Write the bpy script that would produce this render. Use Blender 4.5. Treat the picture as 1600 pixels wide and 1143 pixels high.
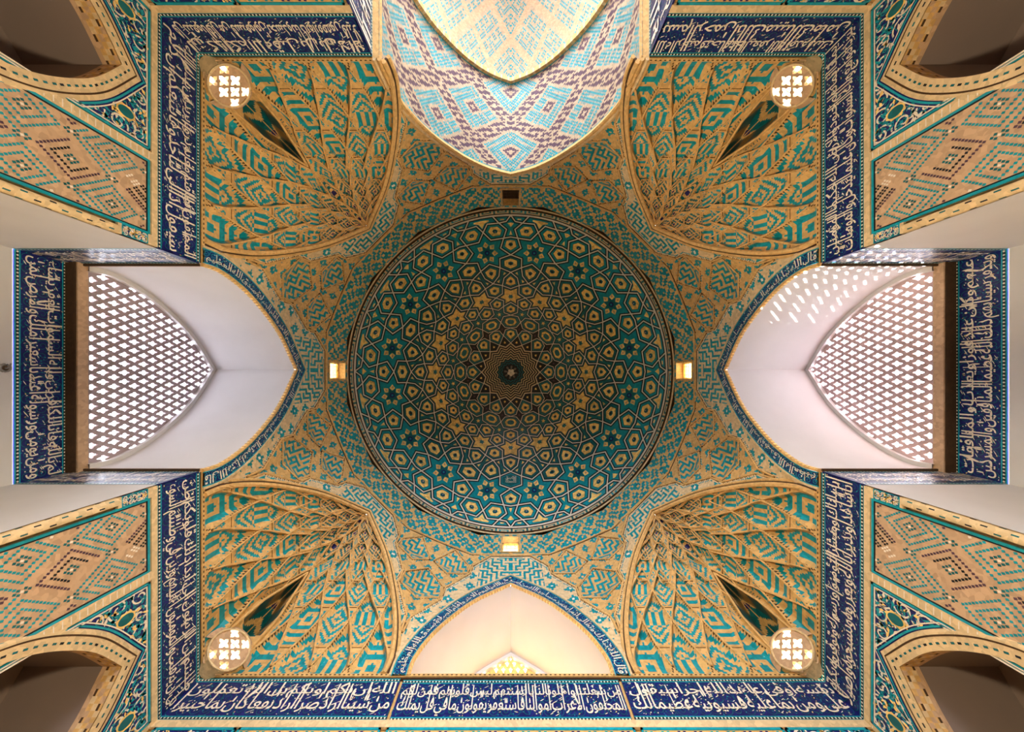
import bpy, math, random
import numpy as np
from mathutils import Vector

# ------------------------------------------------------------------ scene, camera, light
for o in list(bpy.data.objects):
    bpy.data.objects.remove(o)
SC = bpy.context.scene
COL = SC.collection
A = 6.0            # half width of the square chamber (m); camera height is z = 0, the floor z = -1.6
F = 530.0          # focal length in pixels of a 1600 px wide frame
CY = 0.145         # the camera stands a little off the dome's axis
ZF = -1.6
ZT = 6.61          # top of the square walls, springing of all the arches

cd = bpy.data.cameras.new('camera')
cam = bpy.data.objects.new('camera', cd)
COL.objects.link(cam)
SC.camera = cam
cam.location = (0, CY, 0)
# looks straight up; image right = +X, image down = +Y
from mathutils import Matrix
cam.rotation_euler = Matrix(((1, 0, 0), (0, -1, 0), (0, 0, -1))).to_euler()
cd.sensor_fit = 'HORIZONTAL'
cd.sensor_width = 36.0
cd.lens = F / 1600 * 36
cd.shift_x = 2 / 1600
cd.shift_y = 14 / 1600
cd.clip_start = 0.05
cd.clip_end = 400

W = bpy.data.worlds.new('sky')
SC.world = W
W.use_nodes = True
bg = W.node_tree.nodes['Background']
bg.inputs['Color'].default_value = (0.86, 0.89, 1.0, 1)
bg.inputs['Strength'].default_value = 18.0

sd = bpy.data.lights.new('sun', 'SUN')
sd.energy = 45.0
sd.color = (1.0, 0.93, 0.82)
sd.angle = math.radians(0.6)
sun = bpy.data.objects.new('sun', sd)
COL.objects.link(sun)
sun.location = (20, 16, 25)
sun.rotation_euler = Vector((-0.76, -0.50, -0.36)).to_track_quat('-Z', 'Y').to_euler()


def area(name, loc, dirv, sx, sy, power, color):
    l = bpy.data.lights.new(name, 'AREA')
    l.shape = 'RECTANGLE'
    l.size, l.size_y = sx, sy
    l.energy = power
    l.color = color
    o = bpy.data.objects.new(name, l)
    COL.objects.link(o)
    o.location = loc
    o.rotation_euler = Vector(dirv).to_track_quat('-Z', 'Z').to_euler()
    return o


# unseen area light added beyond the entrance hall, in place of sunlit courtyard paving
area('courtyard_fill_light', (0, -40, -1.5), (0, 0.0, 1), 30, 30, 31000, (1.0, 0.87, 0.70))


# four warm fill spots added near the corner floor, unseen, to brighten the interior
for fx in (-1, 1):
    for fy in (-1, 1):
        l = bpy.data.lights.new('fill_spot', 'SPOT')
        l.energy = 3600
        l.color = (1.0, 0.80, 0.50)
        l.spot_size = math.radians(54)
        l.spot_blend = 0.7
        l.shadow_soft_size = 0.35
        o = bpy.data.objects.new('fill_spot', l)
        COL.objects.link(o)
        o.location = (4.2 * fx, 4.2 * fy, -1.2)
        o.rotation_euler = (Vector((-5.8 * fx, -5.8 * fy, 3.9)) - o.location).to_track_quat('-Z', 'Y').to_euler()


def portal(name, loc, dirv, sx, sy):
    o = area(name, loc, dirv, sx, sy, 0.0, (1, 1, 1))
    o.data.cycles.is_portal = True


portal('entrance_daylight', (0, -17.9, 3.0), (0, 1, 0), 8.4, 9.2)
portal('left_window_daylight', (-8.6, 0, 8.0), (1, 0, 0), 4.4, 3.4)
portal('right_window_daylight', (8.6, 0, 8.0), (-1, 0, 0), 4.4, 3.4)
portal('lower_window_daylight', (0, 8.3, 8.0), (0, -1, 0), 4.4, 3.4)

SC.view_settings.view_transform = 'Standard'
SC.view_settings.look = 'None'
SC.view_settings.gamma = 1
SC.view_settings.exposure = 0.5
SC.view_settings.use_curve_mapping = False
SC.cycles.max_bounces = 8
SC.cycles.diffuse_bounces = 6
SC.cycles.glossy_bounces = 3
SC.cycles.use_denoising = True
SC.cycles.sample_clamp_indirect = 8.0
SC.cycles.caustics_reflective = False

# ------------------------------------------------------------------ materials
MATS = {}
MIDX = []


def mat(name, col, rough=0.7, var=0.18, scale=14.0, bump=0.15, spec=0.4, cells=True):
    m = bpy.data.materials.new(name)
    m.use_nodes = True
    nt = m.node_tree
    b = nt.nodes['Principled BSDF']
    b.inputs['Roughness'].default_value = rough
    b.inputs['Specular IOR Level'].default_value = spec
    tc = nt.nodes.new('ShaderNodeTexCoord')
    vo = nt.nodes.new('ShaderNodeTexVoronoi')
    vo.inputs['Scale'].default_value = scale
    no = nt.nodes.new('ShaderNodeTexNoise')
    no.inputs['Scale'].default_value = scale * 0.12
    no.inputs['Detail'].default_value = 4
    nt.links.new(tc.outputs['Object'], vo.inputs['Vector'])
    nt.links.new(tc.outputs['Object'], no.inputs['Vector'])
    sep = nt.nodes.new('ShaderNodeSeparateColor')
    nt.links.new(vo.outputs['Color'], sep.inputs['Color'])
    add = nt.nodes.new('ShaderNodeMath'); add.operation = 'ADD'
    if cells:
        nt.links.new(sep.outputs[0], add.inputs[0])
    else:
        no.inputs['Scale'].default_value = scale
        add.inputs[0].default_value = 0.45
    nt.links.new(no.outputs['Fac'], add.inputs[1])
    mr = nt.nodes.new('ShaderNodeMapRange')
    mr.inputs['From Min'].default_value = 0.2
    mr.inputs['From Max'].default_value = 1.6
    mr.inputs['To Min'].default_value = 1 - var
    mr.inputs['To Max'].default_value = 1 + var
    nt.links.new(add.outputs[0], mr.inputs['Value'])
    hv = nt.nodes.new('ShaderNodeHueSaturation')
    hv.inputs['Color'].default_value = (*col, 1)
    nt.links.new(mr.outputs[0], hv.inputs['Value'])
    nt.links.new(hv.outputs['Color'], b.inputs['Base Color'])
    if bump > 0:
        bp = nt.nodes.new('ShaderNodeBump')
        bp.inputs['Strength'].default_value = bump
        bp.inputs['Distance'].default_value = 0.02
        nt.links.new(add.outputs[0], bp.inputs['Height'])
        nt.links.new(bp.outputs['Normal'], b.inputs['Normal'])
    MATS[name] = m
    MIDX.append(name)
    return len(MIDX) - 1


TAN = mat('tan_brick', (0.62, 0.39, 0.15), 0.75, 0.22, 16)
TEAL = mat('turquoise_glaze', (0.005, 0.27, 0.345), 0.28, 0.3, 16, 0.1)
DARK = mat('dark_joint', (0.06, 0.03, 0.012), 0.8, 0.2)
NAVY = mat('cobalt_glaze', (0.010, 0.013, 0.125), 0.3, 0.35, 18, 0.08)
WHITE = mat('white_glaze', (0.80, 0.72, 0.62), 0.35, 0.08, 12, 0.05)
GOLD = mat('ochre_tile', (0.86, 0.58, 0.19), 0.6, 0.4, 9, 0.1)
BLACK = mat('black_glaze', (0.006, 0.010, 0.016), 0.4, 0.2)
DTEAL = mat('deep_turquoise_glaze', (0.004, 0.125, 0.15), 0.3, 0.3, 10, 0.1)
PURP = mat('manganese_glaze', (0.085, 0.045, 0.075), 0.4, 0.25)
PLAS = mat('white_plaster', (0.61, 0.60, 0.60), 0.85, 0.12, 1.2, 0.12, cells=False)
PALE = mat('pale_brick', (0.66, 0.50, 0.29), 0.75, 0.2, 16)
BTEAL = mat('bright_turquoise_glaze', (0.008, 0.30, 0.40), 0.28, 0.2, 14, 0.05)
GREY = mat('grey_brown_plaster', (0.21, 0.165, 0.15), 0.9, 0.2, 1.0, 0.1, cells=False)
STONE = mat('stone_paving', (0.13, 0.095, 0.075), 0.8, 0.15, 2)
WOOD = mat('dark_wood', (0.08, 0.045, 0.025), 0.6, 0.3, 8)
METAL = mat('grey_metal', (0.25, 0.24, 0.23), 0.4, 0.1)
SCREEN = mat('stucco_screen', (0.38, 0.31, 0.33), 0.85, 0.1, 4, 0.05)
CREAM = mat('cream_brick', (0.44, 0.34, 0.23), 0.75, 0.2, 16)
SUNLIT_SCREEN = mat('sunlit_stucco_screen', (0.56, 0.42, 0.42), 0.85, 0.1, 4, 0.05)  # rosier, lighter copy of the stucco screen; sunlight put into its colour
ROSE = mat('rose_brick', (0.52, 0.35, 0.22), 0.8, 0.2, 16)


def pane_mat():
    m = bpy.data.materials.new('frosted_pane')
    m.use_nodes = True
    nt = m.node_tree
    nt.nodes.clear()
    out = nt.nodes.new('ShaderNodeOutputMaterial')
    tr = nt.nodes.new('ShaderNodeBsdfTranslucent')
    no = nt.nodes.new('ShaderNodeTexNoise')
    no.inputs['Scale'].default_value = 9
    rp = nt.nodes.new('ShaderNodeValToRGB')
    rp.color_ramp.elements[0].color = (0.50, 0.36, 0.14, 1)
    rp.color_ramp.elements[1].color = (0.66, 0.52, 0.26, 1)
    nt.links.new(no.outputs['Fac'], rp.inputs['Fac'])
    nt.links.new(rp.outputs['Color'], tr.inputs['Color'])
    nt.links.new(tr.outputs[0], out.inputs['Surface'])
    MATS['frosted_pane'] = m
    MIDX.append('frosted_pane')
    return len(MIDX) - 1


PANE = pane_mat()


# ------------------------------------------------------------------ mesh helpers
def link(o, parent=None):
    COL.objects.link(o)
    if parent is not None:
        o.parent = parent
    return o


def mesh_np(name, V, Q, M, parent=None, smooth=False, sizes=None):
    """V (n,3); Q flat loop indices; sizes = verts per face; M global material per face"""
    V = np.asarray(V, dtype=np.float32)
    Q = np.asarray(Q, dtype=np.int32)
    M = np.asarray(M, dtype=np.int32)
    if sizes is None:
        sizes = np.full(len(M), 4, dtype=np.int32)
    sizes = np.asarray(sizes, dtype=np.int32)
    me = bpy.data.meshes.new(name)
    me.vertices.add(len(V)); me.vertices.foreach_set('co', V.ravel())
    me.loops.add(len(Q)); me.loops.foreach_set('vertex_index', Q)
    me.polygons.add(len(M))
    st = np.zeros(len(M), dtype=np.int32)
    if len(M):
        st[1:] = np.cumsum(sizes)[:-1]
    me.polygons.foreach_set('loop_start', st)
    used, inv = np.unique(M, return_inverse=True)
    for k in used:
        me.materials.append(MATS[MIDX[int(k)]])
    me.polygons.foreach_set('material_index', inv.astype(np.int32).ravel())
    me.polygons.foreach_set('use_smooth', np.full(len(M), smooth))
    me.update(calc_edges=True)
    me.validate()
    o = bpy.data.objects.new(name, me)
    return link(o, parent)


def grid(name, P, M, parent=None, smooth=False):
    """P (nu+1, nv+1, 3), M (nu, nv); -1 leaves a cell out"""
    nu, nv = M.shape
    idx = np.arange((nu + 1) * (nv + 1)).reshape(nu + 1, nv + 1)
    q = np.stack([idx[:-1, :-1], idx[1:, :-1], idx[1:, 1:], idx[:-1, 1:]], -1).reshape(-1, 4)
    m = M.ravel()
    keep = m >= 0
    q = q[keep]; m = m[keep]
    used, inv = np.unique(q, return_inverse=True)
    return mesh_np(name, P.reshape(-1, 3)[used], inv.ravel(), m, parent, smooth)


class MB:
    def __init__(s):
        s.v, s.f, s.m, s.z = [], [], [], []

    def face(s, pts, m):
        n = len(s.v)
        s.v.extend(pts)
        s.f.extend(range(n, n + len(pts)))
        s.z.append(len(pts)); s.m.append(m)

    def shared(s, pts, faces, m):
        n = len(s.v)
        s.v.extend(pts)
        for f in faces:
            s.f.extend(n + i for i in f)
            s.z.append(len(f)); s.m.append(m)

    def box(s, mp, x0, x1, y0, y1, h0, h1, m):
        p = [mp(x, y, h) for h in (h0, h1) for (x, y) in ((x0, y0), (x1, y0), (x1, y1), (x0, y1))]
        s.shared(p, [(0, 1, 2, 3), (7, 6, 5, 4), (0, 4, 5, 1), (1, 5, 6, 2), (2, 6, 7, 3), (3, 7, 4, 0)], m)

    def rect(s, mp, x0, x1, y0, y1, h, m, nx=1, ny=1):
        for i in range(nx):
            for j in range(ny):
                a, b = x0 + (x1 - x0) * i / nx, x0 + (x1 - x0) * (i + 1) / nx
                c, d = y0 + (y1 - y0) * j / ny, y0 + (y1 - y0) * (j + 1) / ny
                s.face([mp(a, c, h), mp(b, c, h), mp(b, d, h), mp(a, d, h)], m)

    def ribbon(s, mp, pts, w, h, m, ok=None):
        n = len(pts)
        L, R = [], []
        for i in range(n):
            a = pts[max(0, i - 1)]; b = pts[min(n - 1, i + 1)]
            dx, dy = b[0] - a[0], b[1] - a[1]
            l = math.hypot(dx, dy) or 1
            ww = w[i] if isinstance(w, list) else w
            nx, ny = -dy / l * ww / 2, dx / l * ww / 2
            L.append((pts[i][0] + nx, pts[i][1] + ny)); R.append((pts[i][0] - nx, pts[i][1] - ny))
        for i in range(n - 1):
            if ok and not (ok(*pts[i]) and ok(*pts[i + 1])):
                continue
            s.face([mp(*L[i], h), mp(*R[i], h), mp(*R[i + 1], h), mp(*L[i + 1], h)], m)

    def tube(s, pts, r, m, n=6, closed=False):
        """round moulding along 3D points"""
        P = [Vector(p) for p in pts]
        k = len(P)
        rings = []
        up = Vector((0.13, 0.21, 0.97))
        for i in range(k):
            a = P[(i - 1) % k] if closed else P[max(0, i - 1)]
            b = P[(i + 1) % k] if closed else P[min(k - 1, i + 1)]
            t = (b - a)
            t = t.normalized() if t.length > 1e-9 else Vector((1, 0, 0))
            x = t.cross(up)
            x = x.normalized() if x.length > 1e-6 else Vector((1, 0, 0))
            y = t.cross(x)
            rings.append([P[i] + (x * math.cos(2 * math.pi * j / n) + y * math.sin(2 * math.pi * j / n)) * r for j in range(n)])
        base = [tuple(p) for ring in rings for p in ring]
        fs = []
        for i in range(k if closed else k - 1):
            i2 = (i + 1) % k
            for j in range(n):
                j2 = (j + 1) % n
                fs.append((i * n + j, i * n + j2, i2 * n + j2, i2 * n + j))
        if not closed:
            fs.append(tuple(range(n))[::-1]); fs.append(tuple((k - 1) * n + j for j in range(n)))
        s.shared(base, fs, m)

    def build(s, name, parent=None, smooth=False):
        return mesh_np(name, np.array(s.v).reshape(-1, 3), s.f, s.m, parent, smooth, s.z)


def tag(o, label=None, cat=None, group=None, kind=None):
    if label: o['label'] = label
    if cat: o['category'] = cat
    if group: o['group'] = group
    if kind: o['kind'] = kind
    return o


def thing(name, label, cat, loc, group=None, kind=None):
    """an Empty at the thing's base; the parts keep world coordinates"""
    o = bpy.data.objects.new(name, None)
    o.empty_display_size = 0.2
    COL.objects.link(o)
    o.location = (0, 0, 0)
    return tag(o, label, cat, group, kind)


class Wall:
    """a wall of the chamber: s runs to the viewer's right along it, z up, d outward behind its face"""
    def __init__(s, fx, fy):
        s.f = (fx, fy); s.t = (fy, -fx)

    def p(s, x, z, d=0.0):
        return (s.t[0] * x + s.f[0] * (A + d), s.t[1] * x + s.f[1] * (A + d), z)

    def face(s, d=0.0):           # map with height h towards the room
        return lambda x, y, h=0.0: s.p(x, y, d - h)


WL, WR, WB, WT = Wall(-1, 0), Wall(1, 0), Wall(0, 1), Wall(0, -1)


def cat_rom(pts, n=10):
    out = []
    for i in range(len(pts) - 1):
        p0 = pts[max(0, i - 1)]; p1 = pts[i]; p2 = pts[i + 1]; p3 = pts[min(len(pts) - 1, i + 2)]
        for k in range(n):
            t = k / n
            out.append(tuple(0.5 * (2 * b + (c - a) * t + (2 * a - 5 * b + 4 * c - d) * t * t + (3 * b - a - 3 * c + d) * t ** 3)
                             for a, b, c, d in zip(p0, p1, p2, p3)))
    out.append(pts[-1])
    return out


PROF = cat_rom([(1, 0), (0.995, 0.15), (0.885, 0.365), (0.68, 0.588), (0.42, 0.79), (0, 1)], 8)
PROFI = cat_rom([(1, 0), (0.995, 0.147), (0.96, 0.294), (0.858, 0.465), (0.72, 0.617), (0.497, 0.794), (0.254, 0.923), (0, 1)], 6)


def arch(hw, z0, rise, prof=PROF, off=0.0):
    """pointed arch from the left foot over the apex to the right foot, as (x, z); off moves it outward"""
    half = [(g * hw, z0 + h * rise) for g, h in prof]
    pts = [(-x, z) for x, z in half] + [(x, z) for x, z in half[::-1][1:]]
    if not off:
        return pts
    out = []
    n = len(pts)
    for i in range(n):
        a = pts[max(0, i - 1)]; b = pts[min(n - 1, i + 1)]
        p = pts[i]
        if i == n // 2:
            a1 = pts[i - 1]; dx, dz = p[0] - a1[0], p[1] - a1[1]
            l = math.hypot(dx, dz)
            out.append((0, p[1] + off * l / abs(dx)))
            continue
        dx, dz = b[0] - a[0], b[1] - a[1]
        l = math.hypot(dx, dz)
        out.append((p[0] - dz / l * off, p[1] + dx / l * off))
    return out


def arch_hw(hw, z0, rise, prof=PROF):
    hs = np.array([h for g, h in prof]); gs = np.array([g for g, h in prof])

    def f(z):
        t = (np.asarray(z, dtype=float) - z0) / rise
        return np.where(t < 0, hw, np.where(t > 1, -1, np.interp(t, hs, gs) * hw))
    return f


# ------------------------------------------------------------------ Arabic lettering
FORMS = {
    'ا': 'FE8D FE8E', 'أ': 'FE83 FE84', 'إ': 'FE87 FE88', 'آ': 'FE81 FE82', 'ب': 'FE8F FE90 FE91 FE92', 'ت': 'FE95 FE96 FE97 FE98',
    'ث': 'FE99 FE9A FE9B FE9C', 'ج': 'FE9D FE9E FE9F FEA0', 'ح': 'FEA1 FEA2 FEA3 FEA4', 'خ': 'FEA5 FEA6 FEA7 FEA8', 'د': 'FEA9 FEAA',
    'ذ': 'FEAB FEAC', 'ر': 'FEAD FEAE', 'ز': 'FEAF FEB0', 'س': 'FEB1 FEB2 FEB3 FEB4', 'ش': 'FEB5 FEB6 FEB7 FEB8', 'ص': 'FEB9 FEBA FEBB FEBC',
    'ض': 'FEBD FEBE FEBF FEC0', 'ط': 'FEC1 FEC2 FEC3 FEC4', 'ظ': 'FEC5 FEC6 FEC7 FEC8', 'ع': 'FEC9 FECA FECB FECC', 'غ': 'FECD FECE FECF FED0',
    'ف': 'FED1 FED2 FED3 FED4', 'ق': 'FED5 FED6 FED7 FED8', 'ك': 'FED9 FEDA FEDB FEDC', 'ل': 'FEDD FEDE FEDF FEE0', 'م': 'FEE1 FEE2 FEE3 FEE4',
    'ن': 'FEE5 FEE6 FEE7 FEE8', 'ه': 'FEE9 FEEA FEEB FEEC', 'و': 'FEED FEEE', 'ى': 'FEEF FEF0', 'ي': 'FEF1 FEF2 FEF3 FEF4', 'ة': 'FE93 FE94',
    'ء': 'FE80', 'ئ': 'FE89 FE8A FE8B FE8C', 'ؤ': 'FE85 FE86',
}
FORMS = {k: [chr(int(h, 16)) for h in v.split()] for k, v in FORMS.items()}


def shape_word(w):
    out = []
    join_prev = False
    i = 0
    while i < len(w):
        ch = w[i]
        fm = FORMS.get(ch)
        if fm is None:
            i += 1; continue
        if ch == 'ل' and i + 1 < len(w) and w[i + 1] == 'ا':
            out.append('\ufefc' if join_prev else '\ufefb')
            join_prev = False
            i += 2; continue
        nxt = i + 1 < len(w) and w[i + 1] in FORMS and len(FORMS[w[i + 1]]) > 1
        two = len(fm) == 4
        jn = two and nxt
        if join_prev and jn: out.append(fm[3])
        elif join_prev and len(fm) > 1: out.append(fm[1])
        elif jn: out.append(fm[2])
        else: out.append(fm[0])
        join_prev = two and nxt
        i += 1
    return ''.join(out[::-1])


_tc = bpy.data.curves.new('lettering_source', 'FONT')
_tc.resolution_u = 2
_tc.offset = 0.010
_to = bpy.data.objects.new('lettering_source', _tc)
COL.objects.link(_to)
_words = {}


def word_mesh(w):
    if w not in _words:
        _tc.body = shape_word(w)
        dg = bpy.context.evaluated_depsgraph_get()
        dg.update()
        ev = _to.evaluated_get(dg)
        me = ev.to_mesh()
        V = np.array([v.co[:2] for v in me.vertices]).reshape(-1, 2)
        Fs = [tuple(p.vertices) for p in me.polygons]
        ev.to_mesh_clear()
        if len(V):
            V[:, 0] -= V[:, 0].min()
        _words[w] = (V, Fs, float(V[:, 0].max()) if len(V) else 0.5)
    return _words[w]


def lettering(mb, mp, text, x0, x1, y0, y1, m, h=0.012, rows=2, tall=1.0):
    """words of a verse set right to left between x1 and x0, stacked in two tiers as in thuluth bands"""
    words = text.split()
    H = y1 - y0
    if rows == 1:
        lines = [words]
    else:
        lines = [words[0::2], words[1::2]]
    for li, ws in enumerate(lines):
        if not ws:
            continue
        gap = 0.10
        tot = sum(word_mesh(w)[2] + gap for w in ws)
        ex = (x1 - x0) / tot
        if rows == 1:
            base, ey, top = y0 + 0.24 * H, H * 0.62, H * 0.97
        elif li == 0:
            base, ey, top = y0 + 0.19 * H, H * 0.50, H * 0.93
        else:
            base, ey, top = y0 + 0.63 * H, H * 0.40, H * 0.985
        x = x1
        for w in ws:
            V, Fs, wd = word_mesh(w)
            x -= wd * ex
            if len(V):
                yy = V[:, 1]
                k = ((y0 + top) - base - 0.42 * ey) / (0.30 * ey)
                ym = np.where(yy < 0.42, yy, 0.42 + (yy - 0.42) * k)
                ym = np.where(yy < 0, yy * 0.8, ym)
                xs = x + V[:, 0] * ex
                ys = np.clip(base + ym * ey, y0, y1)
                hh = h + 0.002 * li
                mb.shared([mp(float(a), float(b), hh) for a, b in zip(xs, ys)], Fs, m)
            x -= gap * ex


def spiral(cx, cy, r, turns, dirn, ph, n=26):
    out = []
    for i in range(n):
        t = i / (n - 1)
        a = ph + dirn * t * turns * 2 * math.pi
        rr = r * (1 - 0.85 * t)
        out.append((cx + rr * math.cos(a), cy + rr * math.sin(a)))
    return out


def leaf(mb, mp, x, y, a, l, w, h, m):
    c, s = math.cos(a), math.sin(a)
    P = [(-l, 0), (0, w), (l, 0), (0, -w)]
    mb.face([mp(x + c * px - s * py, y + s * px + c * py, h) for px, py in P], m)


def scrolls(mb, mp, x0, x1, y0, y1, pitch, lw, line_m, leaf_ms, seed, ok=None, h=0.006, dens=1.0):
    """arabesque ground: rows of spirals with leaves and buds"""
    rnd = random.Random(seed)
    ny = max(1, round((y1 - y0) / pitch)); nx = max(1, round((x1 - x0) / pitch))
    px, py = (x1 - x0) / nx, (y1 - y0) / ny
    for i in range(nx):
        for j in range(ny):
            cx, cy = x0 + (i + 0.5) * px, y0 + (j + 0.5) * py
            sp = spiral(cx, cy, min(px, py) * 0.56, 1.6, 1 if (i + j) % 2 else -1, rnd.uniform(0, 6.28))
            mb.ribbon(mp, sp, lw, h, line_m, ok)
            for k in range(int(7 * dens)):
                x, y = cx + rnd.uniform(-.55, .55) * px, cy + rnd.uniform(-.55, .55) * py
                if not (x0 < x < x1 and y0 < y < y1) or (ok and not ok(x, y)):
                    continue
                leaf(mb, mp, x, y, rnd.uniform(0, 3.14), lw * rnd.uniform(1.4, 2.6), lw * rnd.uniform(0.6, 1.1), h + 0.002, rnd.choice(leaf_ms))


def chain_border(mb, mp, x0, x1, y0, y1, h=0.004):
    """turquoise - black with white beads - turquoise"""
    H = y1 - y0
    n = max(1, int((x1 - x0) / 0.5))
    mb.rect(mp, x0, x1, y0, y0 + H * .25, h, BTEAL, n)
    mb.rect(mp, x0, x1, y0 + H * .25, y0 + H * .75, h, BLACK, n)
    mb.rect(mp, x0, x1, y0 + H * .75, y1, h, BTEAL, n)
    k = int((x1 - x0) / (H * 0.8))
    for i in range(k):
        x = x0 + (i + 0.5) * (x1 - x0) / k
        d = H * 0.24
        mb.face([mp(x - d, y0 + H / 2, h + .003), mp(x, y0 + H / 2 - d, h + .003), mp(x + d, y0 + H / 2, h + .003), mp(x, y0 + H / 2 + d, h + .003)], WHITE)


def inscription(name, label, mp, x0, x1, y0, y1, text, seed, group=None, bh=0.075, rows=2):
    root = thing(name, label, 'inscription band', None, group)
    g = MB()
    n = max(1, int((x1 - x0) / 0.12))
    g.box(mp, x0, x1, y0, y1, -0.03, 0.0, NAVY) if n < 2 else [g.box(mp, x0 + (x1 - x0) * i / n, x0 + (x1 - x0) * (i + 1) / n, y0, y1, -0.03, 0.0, NAVY) for i in range(n)]
    scrolls(g, mp, x0, x1, y0 + bh, y1 - bh, 0.19, 0.008, DTEAL, [BTEAL, TEAL, DTEAL, GOLD, WHITE], seed, dens=.8)
    g.build('tile_ground', root)
    b = MB()
    chain_border(b, mp, x0, x1, y0, y0 + bh); b.build('border', root)
    b = MB()
    chain_border(b, mp, x0, x1, y1 - bh, y1); b.build('border', root)
    t = MB()
    lettering(t, mp, text, x0 + 0.03, x1 - 0.03, y0 + bh, y1 - bh, WHITE, rows=rows)
    rnd = random.Random(seed + 900)
    for q in range(int((x1 - x0) * 34)):      # vowel marks
        x, y = rnd.uniform(x0 + .05, x1 - .05), rnd.uniform(y0 + bh + .03, y1 - bh - .03)
        if rnd.random() < 0.6:
            l = rnd.uniform(.022, .04)
            t.ribbon(mp, [(x - l, y - l * .45), (x, y), (x + l, y + l * .55)], [.004, .012, .006], .011, WHITE)
        else:
            leaf(t, mp, x, y, 0.78, .012, .012, .011, WHITE)
    t.build('lettering', root)
    return root


# ------------------------------------------------------------------ brick pattern generators (integer cell coordinates -> material)
def pat_diag(i, j, a=TAN, b=TEAL, n=6):
    p, q = i + j, i - j
    bi, bj = np.floor_divide(p, n), np.floor_divide(q, n)
    u, v = np.mod(p, n), np.mod(q, n)
    st = np.where((bi + bj) % 2 == 0, u, v)
    on = (st % 3 != 0) & (u != 0)
    on |= (u == n // 2) & (v == n // 2)
    return np.where(on, b, a)


KUF = ["111011111011", "100010001010", "101110111010", "101000100011", "101111101110", "000000001000",
       "111110111011", "100010100010", "101110101110", "101000101000", "101011101011", "000010001000"]
KUFA = np.array([[int(c) for c in r] for r in KUF])


def pat_kufic(i, j, a=PALE, b=TEAL):
    return np.where(KUFA[np.mod(j, 12), np.mod(i, 12)] == 1, b, a)


def pat_flower(i, j, a=TAN, b=TEAL, n=7, c=None):
    u, v = np.mod(i, n) - n // 2, np.mod(j + 3 * np.floor_divide(i, n), n) - n // 2
    d = np.abs(u) + np.abs(v)
    r = np.where((d <= 2) & (d > 0), b, a)
    if c is not None:
        r = np.where(d == 0, c, r)
    return r


def pat_medallion(i, j, kind, a=TAN, b=TEAL):
    """kufic-like lozenge: nested rings broken like a key pattern"""
    ai, aj = np.abs(i), np.abs(j)
    d = ai + aj
    e = np.maximum(ai, aj)
    m0 = ((d % 4 < 2) & ~((i == j) & (d > 3) & (i > 0))) | (d == 3) & (i < 0) & (j > 0)
    m1 = (e % 4 < 2) & ~((j == 0) & (i > 1)) | (e % 4 == 2) & (i == 0) & (j > 0)
    m2 = np.where(aj < 5, (i % 4 < 2) ^ ((j == 4) | (j == -4)), (d % 4 < 2))
    m = np.where(kind % 3 == 0, m0, np.where(kind % 3 == 1, m1, m2))
    return np.where(m, b, a)


# ------------------------------------------------------------------ dome
ZB, RB, HD = 12.45, 5.98, 5.55
_psi = np.linspace(0, math.pi / 2, 600)
_R = RB * np.cos(_psi) ** 0.92
_Z = ZB + HD * np.sin(_psi)
_r = F * _R / _Z
_o = np.argsort(_r)
_rS, _RS, _ZS = _r[_o], _R[_o], _Z[_o]


def dome_pt(x, y, off=0.0):
    r = math.hypot(x, y)
    R = float(np.interp(r, _rS, _RS)); Z = float(np.interp(r, _rS, _ZS))
    k = 1 - off / 6.0
    c = (x / r, y / r) if r > 1e-9 else (0, 0)
    return (c[0] * R * k, c[1] * R * k, ZB + (Z - ZB) * k)


def pol(r, th):
    t = math.radians(th)
    return np.array((r * math.cos(t), r * math.sin(t)))


def inset(P, d):
    n = len(P)
    cen = P.mean(0)
    ar = 0.5 * sum(P[i][0] * P[(i + 1) % n][1] - P[(i + 1) % n][0] * P[i][1] for i in range(n))
    sg = 1 if ar > 0 else -1
    out = []
    for i in range(n):
        e1 = P[i] - P[i - 1]; e2 = P[(i + 1) % n] - P[i]
        e1 = e1 / (np.linalg.norm(e1) + 1e-9); e2 = e2 / (np.linalg.norm(e2) + 1e-9)
        n1 = np.array((-e1[1], e1[0])) * sg; n2 = np.array((-e2[1], e2[0])) * sg
        v = (n1 + n2) / max(0.12, 1 + float(n1 @ n2)) * d
        l = np.linalg.norm(v)
        if l > 3.4 * d:
            v *= 3.4 * d / l
        D = np.linalg.norm(cen - P[i])
        l = np.linalg.norm(v)
        if l > 0.62 * D:
            v *= 0.62 * D / l
        out.append(P[i] + v)
    return np.array(out)


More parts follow.
